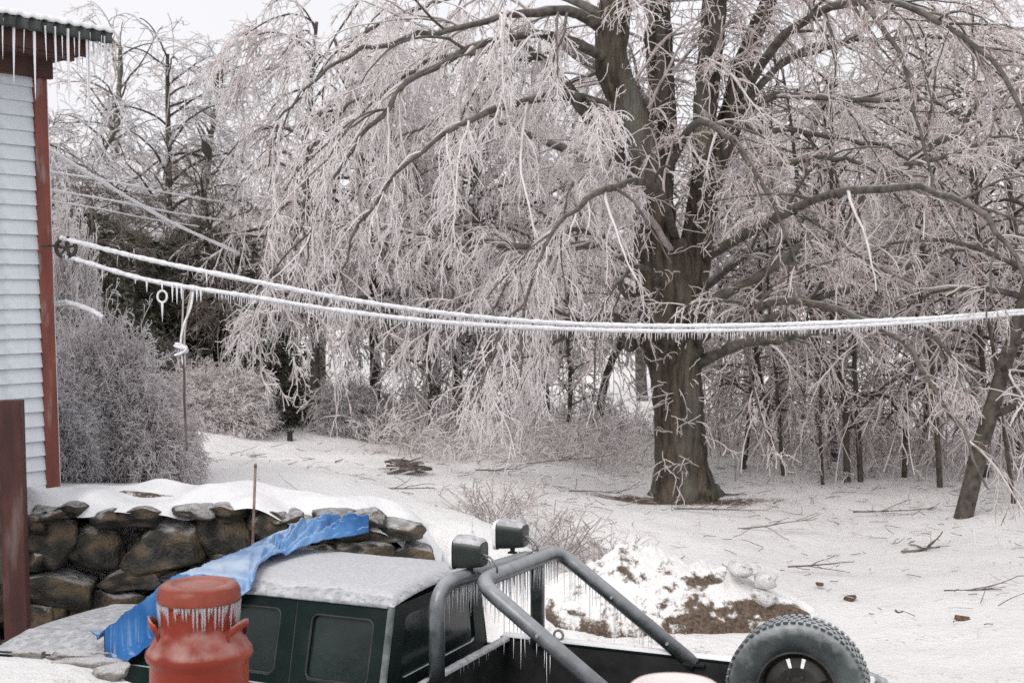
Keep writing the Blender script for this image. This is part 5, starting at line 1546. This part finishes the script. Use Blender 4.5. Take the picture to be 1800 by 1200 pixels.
shrub('mound', MSH_g, 440, 26, .6, 5.1, 'dusky shrub squeezed between the rounded frosted mound and the weeping tree', SY, wide=.8)
shrub('mound', MSH_g, 612, 26, .55, 4.1, 'brownish grey shrub under the weeping white twigs', SY, wide=1.0)
for k, (px, d, sc, mt_, lab) in enumerate([
        (1045, 15.2, .62, (M_limb, M_twig_brown, M_twig_brown, M_twig_brown), 'bare reddish shrub just left of the snow bank'),
        (930, 15.6, .70, MSH_w, 'pale twiggy shrub behind the right lamp of the roll bar'), (860, 16.2, .70, MSH_w, 'pale twiggy shrub behind the left lamp of the roll bar'),
        (985, 16.6, .8, MSH_w, 'pale twiggy shrub farther back between the lamps and the maple'), (1085, 16.8, .55, MSH_w, 'small pale shrub behind the left shoulder of the snow bank'),
        (890, 17.6, .7, MSH_w, 'faint low shrub farthest back behind the lamps')]):
    shrub('bare', mt_, px, d, sc, k * 1.1, lab, 'bare shrubs behind the truck', wide=1.35)
# frosted weeds along the wood edge: nobody could count them
rngw = np.random.default_rng(9)
cw = Crown()
nW = 3200
px = rngw.uniform(430, 1850, nW); dd = rngw.uniform(24.5, 33, nW)
x = (px - 900) / FPX * dd
dd = np.where(px < 640, dd + 3.0, dd)
x = (px - 900) / FPX * dd
keep = ~((px > 1140) & (px < 1330) & (dd < 26)); x, dd = x[keep], dd[keep]
nW = len(x)
kq = (x < 2.5) | (rngw.random(len(x)) < .35); x, dd = x[kq], dd[kq]; nW = len(x)
S = np.column_stack([x, dd, terrain_np(x, dd)]); D = np.column_stack([rngw.normal(0, .4, nW), rngw.normal(0, .4, nW), np.ones(nW)])
p, q = grow(S, D, rngw.uniform(.35, 1.15, nW), 5, np.full(nW, .009), np.full(nW, .007), .9, .12, rngw)
cw.add(p, q, 3, np.where(rngw.random(nW) < .15, 3, 2))
S, D, r_, t_ = spawn(p, q, 7, .15, 1, .7, rngw); L = rngw.uniform(.12, .4, len(S))
p, q = grow(S, D, L, 3, np.full(len(S), .010), np.full(len(S), .008), 1.0, .15, rngw)
cw.add(p, q, 3, np.where(rngw.random(len(S)) < .1, 3, 4))
nT = 190
px = rngw.uniform(1240, 1850, nT); dd = rngw.uniform(24.5, 34, nT); x = (px - 900) / FPX * dd
S = np.column_stack([x, dd, terrain_np(x, dd)]); D = np.column_stack([rngw.normal(0, .22, nT), rngw.normal(0, .22, nT), np.ones(nT)])
p, q = grow(S, D, rngw.uniform(1.2, 3.2, nT), 8, np.full(nT, .014), np.full(nT, .008), .22, .07, rngw); cw.add(p, q, 3, np.where(rngw.random(nT) < .5, 3, 1))
S, D, r_, t_ = spawn(p, q, 4, .2, 1, .7, rngw); p, q = grow(S, D, rngw.uniform(.2, .7, len(S)), 4, np.full(len(S), .009), np.full(len(S), .007), 1.0, .13, rngw); cw.add(p, q, 3, np.where(rngw.random(len(S)) < .4, 3, 2))
o = link('frosted_undergrowth', cw.mesh('frosted_undergrowth'), [M_limb, M_branch, M_twig, M_twig_brown, M_frost])
tag(o, 'tangle of frosted weeds and brush along the wood edge', kind='stuff')

# ------------------------------------------------------------------ fallen branches, brush pile, stump
def fallen(name, px, py, d, length, rz, label, group, n=1, r=.014, mats=None, lift=.03, seed=0):
    rng = np.random.default_rng(300 + seed)
    g = P(px, py, d); g.z = gz(g.x, g.y) + lift
    S = np.zeros((1, 3)); D = np.array([[1.0, 0, .05]])
    p, q = grow(S, D, np.array([length]), 10, np.array([r]), np.array([r * .4]), 0, .09, rng)
    p[..., 2] = np.abs(p[..., 2]) * .4
    c = Crown(); c.add(p, q, 6, 1)
    S, D, rr_, t = spawn(p, q, 4.0, .2, 1, .7, rng); D[:, 2] = np.abs(D[:, 2]) * .4
    L = rng.uniform(.15, .6, len(S))
    p2, q2 = grow(S, D, L, 5, np.full(len(S), r * .5), np.full(len(S), r * .3), .1, .12, rng); c.add(p2, q2, 4, 1)
    S, D, rr_, t = spawn(p2, q2, 6, .2, 1, .7, rng); L = rng.uniform(.05, .2, len(S))
    p3, q3 = grow(S, D, L, 3, np.full(len(S), r * .35), np.full(len(S), r * .25), .1, .12, rng); c.add(p3, q3, 3, 2)
    me = c.mesh(name)
    o = link(name, me, mats or [M_limb, M_dark_twig, M_branch, M_twig_brown]); o.location = g; o.rotation_euler = (0, 0, rz)
    tag(o, label, 'branch', group)
    return o
FB = 'fallen branches on the snow'
for k, (px, py, ln, rz, lab) in enumerate([
        (1185, 922, 1.45, .05, 'dark fallen branch on the snow below the maple trunk'), (1295, 942, 1.1, .12, 'fallen forked twig right of the branch below the maple'),
        (1255, 875, .6, -1.0, 'short thick stick pointing away from the foot of the maple'), (835, 878, .9, .0, 'fallen twig on the snow left of the maple behind the lamps'),
        (660, 862, .9, -.1, 'fallen twig on the snow just before the brush pile'), (1385, 998, .9, .15, 'thin fallen twig on the snow above the spare wheel'),
        (1585, 963, .5, 0.1, 'short thick brown stick on the snow at the right'), (1660, 1030, .7, -.1, 'thin fallen twig on the snow at the far right'),
        (1500, 910, 1.4, -.02, 'long fallen branch at the wood edge before the paired stems'), (590, 830, .35, 1.4, 'small upright twig on the snow left of the brush pile'),
        (925, 850, 1.4, .1, 'fallen forked branch under the left boughs of the maple'), (1000, 905, .9, -.3, 'pale fallen twig on the snow left of the maple foot')]):
    d = min(24.5, max(12, 3.25 * FPX / max(60, py - 555))) if px > 700 else 2.65 * FPX / (py - 550)
    fallen('fallen_branch', px, py, d, ln, rz, lab, FB, seed=k, r=.013 if k not in (2, 6) else .03)
# small litter of snapped ice coated twigs: nobody could count it
rl = np.random.default_rng(31); nL = 1500
lx = rl.uniform(-4.5, 11, nL); ly = rl.uniform(13.5, 26, nL) ; kp = rl.random(nL) < np.clip((ly - 11) / 12, .15, 1) * np.where(lx < -.5, .35, 1); lx, ly = lx[kp], ly[kp]
a = rl.uniform(0, PI, len(lx)); S = np.column_stack([lx, ly, terrain_np(lx, ly) + .05 + fnoise(lx, ly, .45, 3.1) * .09 + fnoise(lx, ly, 1.7, 8.2) * .035]); D = np.column_stack([np.cos(a), np.sin(a), rl.normal(0, .12, len(lx))])
cl = Crown(); p, q = grow(S, D, rl.uniform(.06, .38, len(lx)), 3, np.full(len(lx), .006), np.full(len(lx), .004), 0, .18, rl)
cl.add(p, q, 3, np.where(rl.random(len(lx)) < .5, 0, 1))
o = link('twig_litter', cl.mesh('twig_litter'), [M_dark_twig, M_branch]); tag(o, 'snapped twigs littering the snow', kind='stuff')
# brush pile
bp = on_ground(712, 21.2)
br = empty('brush_pile', bp); tag(br, 'dark pile of cut sticks on the snow left of the maple', 'brush pile')
rb_ = random.Random(12)
for k in range(34):
    a = rb_.uniform(-.5, .5); l = rb_.uniform(.25, .62)
    c = Vector((rb_.uniform(-.16, .16), rb_.uniform(-.2, .2), rb_.uniform(.02, .26) * (1 - .3)))
    d = Vector((math.cos(a) * rb_.choice((-1, 1)), rb_.uniform(-.5, .5), rb_.uniform(-.15, .5))).normalized()
    m = MB(); m.tube([c - d * l * .5, c + Vector((0, 0, rb_.uniform(-.03, .05))), c + d * l * .5], [.022, .018, .010], 6)
    m.build('stick', M_branch if k % 3 == 0 else M_dark_twig, br, smooth=True)
st = on_ground(509, 24.5)
mb = MB(); mb.tube([(0, 0, -.05), (0, 0, .13)], [.055, .05], 10); mb.box((0, 0, .145), (.11, .11, .03))
o = mb.build('stump', M_dark); o.location = st; tag(o, 'tiny dark stump on the snow crest left of the weeping tree foot', 'stump')
tf = on_ground(445, 21.5)
sh_t = shrub('bare', (M_limb, M_dark_twig, M_dark_twig, M_twig_brown), 445, 21.5, .16, 0, 'tiny brown tuft on the bright snow under the rope', cat='tuft', name='dry_tuft')

# ------------------------------------------------------------------ clothes line, wires, rope
def wire(name, pts, r, label, group=None, cat='rope', m=None, per=10, icic=0, imin=.02, imax=.06, ir=.006, n=6, segs=None):
    A = catmull([tuple(P(*q)) + (r if not isinstance(r, tuple) else 0,) for q in pts], per)
    if isinstance(r, tuple): A[:, 3] = np.linspace(r[0], r[1], len(A))
    base = Vector(A[0, :3])
    ro = empty(name, base); tag(ro, label, cat, group)
    m1 = MB(); rr = random.Random(int(pts[0][1]) * 3 + 1)
    m1.tube([Vector(a[:3]) - base for a in A], [a[3] * (1 + rr.uniform(-.22, .22)) for a in A], n)
    m1.build('line', m or M_rope_ice, ro, smooth=True)
    if icic:
        m2 = MB()
        for k in range(icic):
            t = (k + rr.random()) / icic * (len(A) - 1); i = min(int(t), len(A) - 2); w = t - i
            c = Vector(A[i, :3]) * (1 - w) + Vector(A[i + 1, :3]) * w - base
            if segs and not any(a <= t / (len(A) - 1) <= b for a, b in segs): continue
            l = rr.uniform(imin, imax)
            m2.tube([c, c + Vector((0, 0, -l * .6)), c + Vector((0, 0, -l))], [ir, ir * .6, ir * .15], 5, caps=False)
        o = m2.build('icicles', M_rope_ice, ro, smooth=True); o['kind'] = 'stuff'
    return ro
CL = 'strands of the clothes line'
wire('clothes_line', [(112, 419, 12.26), (122, 422, 12.28), (260, 456, 12.4), (420, 489, 12.5), (600, 524, 12.8), (780, 550, 13.1), (960, 566, 13.5), (1140, 572, 13.9), (1320, 571, 14.3), (1500, 565, 14.7), (1660, 557, 15.1), (1860, 540, 15.6)],
     .026, 'upper ice sheathed strand of the clothes line crossing the view', CL, per=22, icic=330, imin=.05, imax=.075, ir=.007, segs=[(.35, 1)])
wire('clothes_line', [(114, 452, 12.26), (128, 454, 12.3), (260, 492, 12.4), (420, 518, 12.5), (600, 546, 12.8), (780, 566, 13.1), (960, 576, 13.5), (1140, 581, 13.9), (1320, 579, 14.3), (1500, 572, 14.7), (1660, 562, 15.1), (1860, 545, 15.6)],
     .024, 'lower ice sheathed strand of the clothes line, with a knotted rope hanging from it', CL, per=22, icic=420, imin=.06, imax=.11, ir=.006, segs=[(.25, .95)])
# pulley
pl = P(116, 436, 12.28)
pr = empty('clothes_line_pulley', pl, .25); tag(pr, 'spoked iron pulley of the clothes line by the red corner board', 'pulley')
M_iron = noisy('dark_iron', (0.015, 0.013, 0.012), (0.05, 0.04, 0.035), 10, .6, top=(.35, .35, .36), top_lo=.6, top_hi=1.0)
mb = MB(); mb.tube([(.088 * math.cos(t), 0, .088 * math.sin(t)) for t in np.linspace(0, 2 * PI, 33)], .019, 8, caps=False); mb.build('wheel', M_iron, pr, smooth=True)
for k in range(5):
    a = 2 * PI * k / 5 + .3
    mb = MB(); mb.tube([(0, 0, 0), (.085 * math.cos(a), 0, .085 * math.sin(a))], .011, 6); mb.build('spoke', M_iron, pr)
mb = MB(); mb.tube([(-.22, .06, 0.02), (-.12, .02, .02), (-.02, -.02, .0), (0.0, -.02, 0)], .012, 6); mb.tube([(0, -.025, 0), (0, .025, 0)], .02, 10)
mb.box((0.02, 0.0, .02), (.025, .05, .18)); mb.build('bracket', M_iron, pr)
# icicle cluster and clip on the lower strand
hk = P(285, 497, 12.4)
r = empty('hanging_hook', hk); tag(r, 'small iced hook ring hanging from the clothes line left of the rope', 'hook')
mb = MB(); mb.tube([(.045 * math.sin(t), 0, -.13 + .055 * math.cos(t)) for t in np.linspace(0, 2 * PI, 20)], .011, 6, caps=False); mb.tube([(0, 0, 0), (0, 0, -.08)], .008, 6); mb.build('ring', M_rope_ice, r, smooth=True)
mb = MB(); mb.tube([(0, 0, -.18), (0, 0, -.26), (0, 0, -.37)], [.014, .010, .002], 6); mb.build('icicle', M_ice, r, smooth=True)
for k, (px, py, l, lab) in enumerate([(180, 470, .13, 'icicle nearest the pulley under the lower strand'), (258, 492, .12, 'icicle left of the iced hook ring'), (238, 486, .07, 'short icicle second from the hook ring'),
                                      (303, 500, .17, 'first of the icicles right of the hook ring'), (311, 502, .18, 'second of the icicles right of the hook ring'), (319, 503, .13, 'third of the icicles right of the hook ring'),
                                      (346, 508, .12, 'icicle just right of the rope knot on the strand'), (353, 509, .12, 'last icicle right of the rope on the strand'), (363, 478, .10, 'icicle under the upper strand above the rope')]):
    o = link('icicle', ic, None); o.location = P(px, py, 12.38); o.scale = (.6, .6, l); tag(o, lab, 'icicle', 'icicles on the clothes line')
# twisted rope hanging down to the snow
ro = empty('knotted_rope', P(335, 505, 12.45)); b0 = Vector(ro.location)
tag(ro, 'ice coated knotted rope hanging from the clothes line down to the snow', 'rope')
def rp_(l, d=12.45):
    return [P(px, py, d) - b0 for px, py in l]
for k, (l, r) in enumerate([([(340, 508), (335, 540), (322, 575), (318, 605), (322, 640)], .012), ([(322, 508), (321, 560), (318, 600), (313, 625), (316, 655)], .009), ([(337, 508), (328, 560), (324, 600), (326, 650)], .010)]):
    m = MB(); m.tube(catmull([tuple(p) for p in rp_(l)], 8), r, 6); m.build('strand', M_branch if k else M_rope_ice, ro, smooth=True)
kc = rp_([(318, 612)])[0]
m = MB(); m.tube([kc + Vector((.055 * math.cos(t * 2.0), .03 * math.sin(t * 1.3), .05 * math.sin(t) - .02 * t / 6)) for t in np.linspace(0, 9, 40)], .014, 6); m.build('knot', M_rope_ice, ro, smooth=True)
m = MB(); m.tube(catmull([tuple(p) for p in rp_([(322, 620), (324, 660), (324, 700), (326, 745), (328, 792)])], 6), .012, 6); m.build('tail', M_dark_twig, ro, smooth=True)
e = P(328, 790, 12.45) - b0
for k, l in enumerate([[(328, 790, 14.0), (338, 800, 14.3), (352, 815, 14.2), (378, 832, 14.0)], [(328, 792, 14), (336, 815, 14), (355, 838, 13.8), (372, 850, 13.7)]]):
    pass
PW = 'iced overhead wires'
wire('overhead_wire', [(60, 243, 13.6), (90, 264, 14), (150, 302, 15), (230, 350, 16.5), (310, 395, 18), (420, 445, 20)], (.020, .024), 'steepest iced overhead wire dropping from the house into the white tree', PW, 'wire', icic=40, imin=.03, imax=.06)
wire('overhead_wire', [(60, 295, 14), (90, 302, 14.5), (200, 320, 18), (300, 340, 22), (420, 360, 26)], (.011, .018), 'topmost of the flatter overhead wires from the house', PW, 'wire')
wire('overhead_wire', [(60, 328, 14), (90, 334, 14.5), (200, 353, 18), (300, 373, 22), (420, 392, 26)], (.012, .018), 'second of the flatter overhead wires from the house', PW, 'wire')
wire('overhead_wire', [(60, 348, 14), (90, 353, 14.5), (180, 368, 17), (260, 384, 20), (350, 398, 23)], (.010, .014), 'lowest and faintest overhead wire from the house', PW, 'wire')
wire('icy_bough', [(100, 534, 12.9), (120, 532, 12.7), (150, 541, 12.6), (172, 552, 12.5), (180, 558, 12.5)], (.030, .022), 'short white iced bough jutting out from behind the corner board', None, 'bough', icic=8, imin=.03, imax=.09)
# dead leaf in the twigs
lf = P(357, 265, 17.0)
mb = MB()
mb.grid(lambda u, v: ((v - .5) * .11 * math.sin(PI * min(.98, max(.02, u))) ** .8, .03 * math.cos(v * PI), -.26 * u + .02 * math.sin(v * 6)), 10, 6)
o = mb.build('dead_leaf', M_dark, smooth=True, solid=.004); o.location = lf + Vector((0, 0, .14)); o.rotation_euler = (0, -.35, .5)
tag(o, 'dark curled dead leaf hanging alone against the pale sky at upper left', 'leaf')
print('scene built')
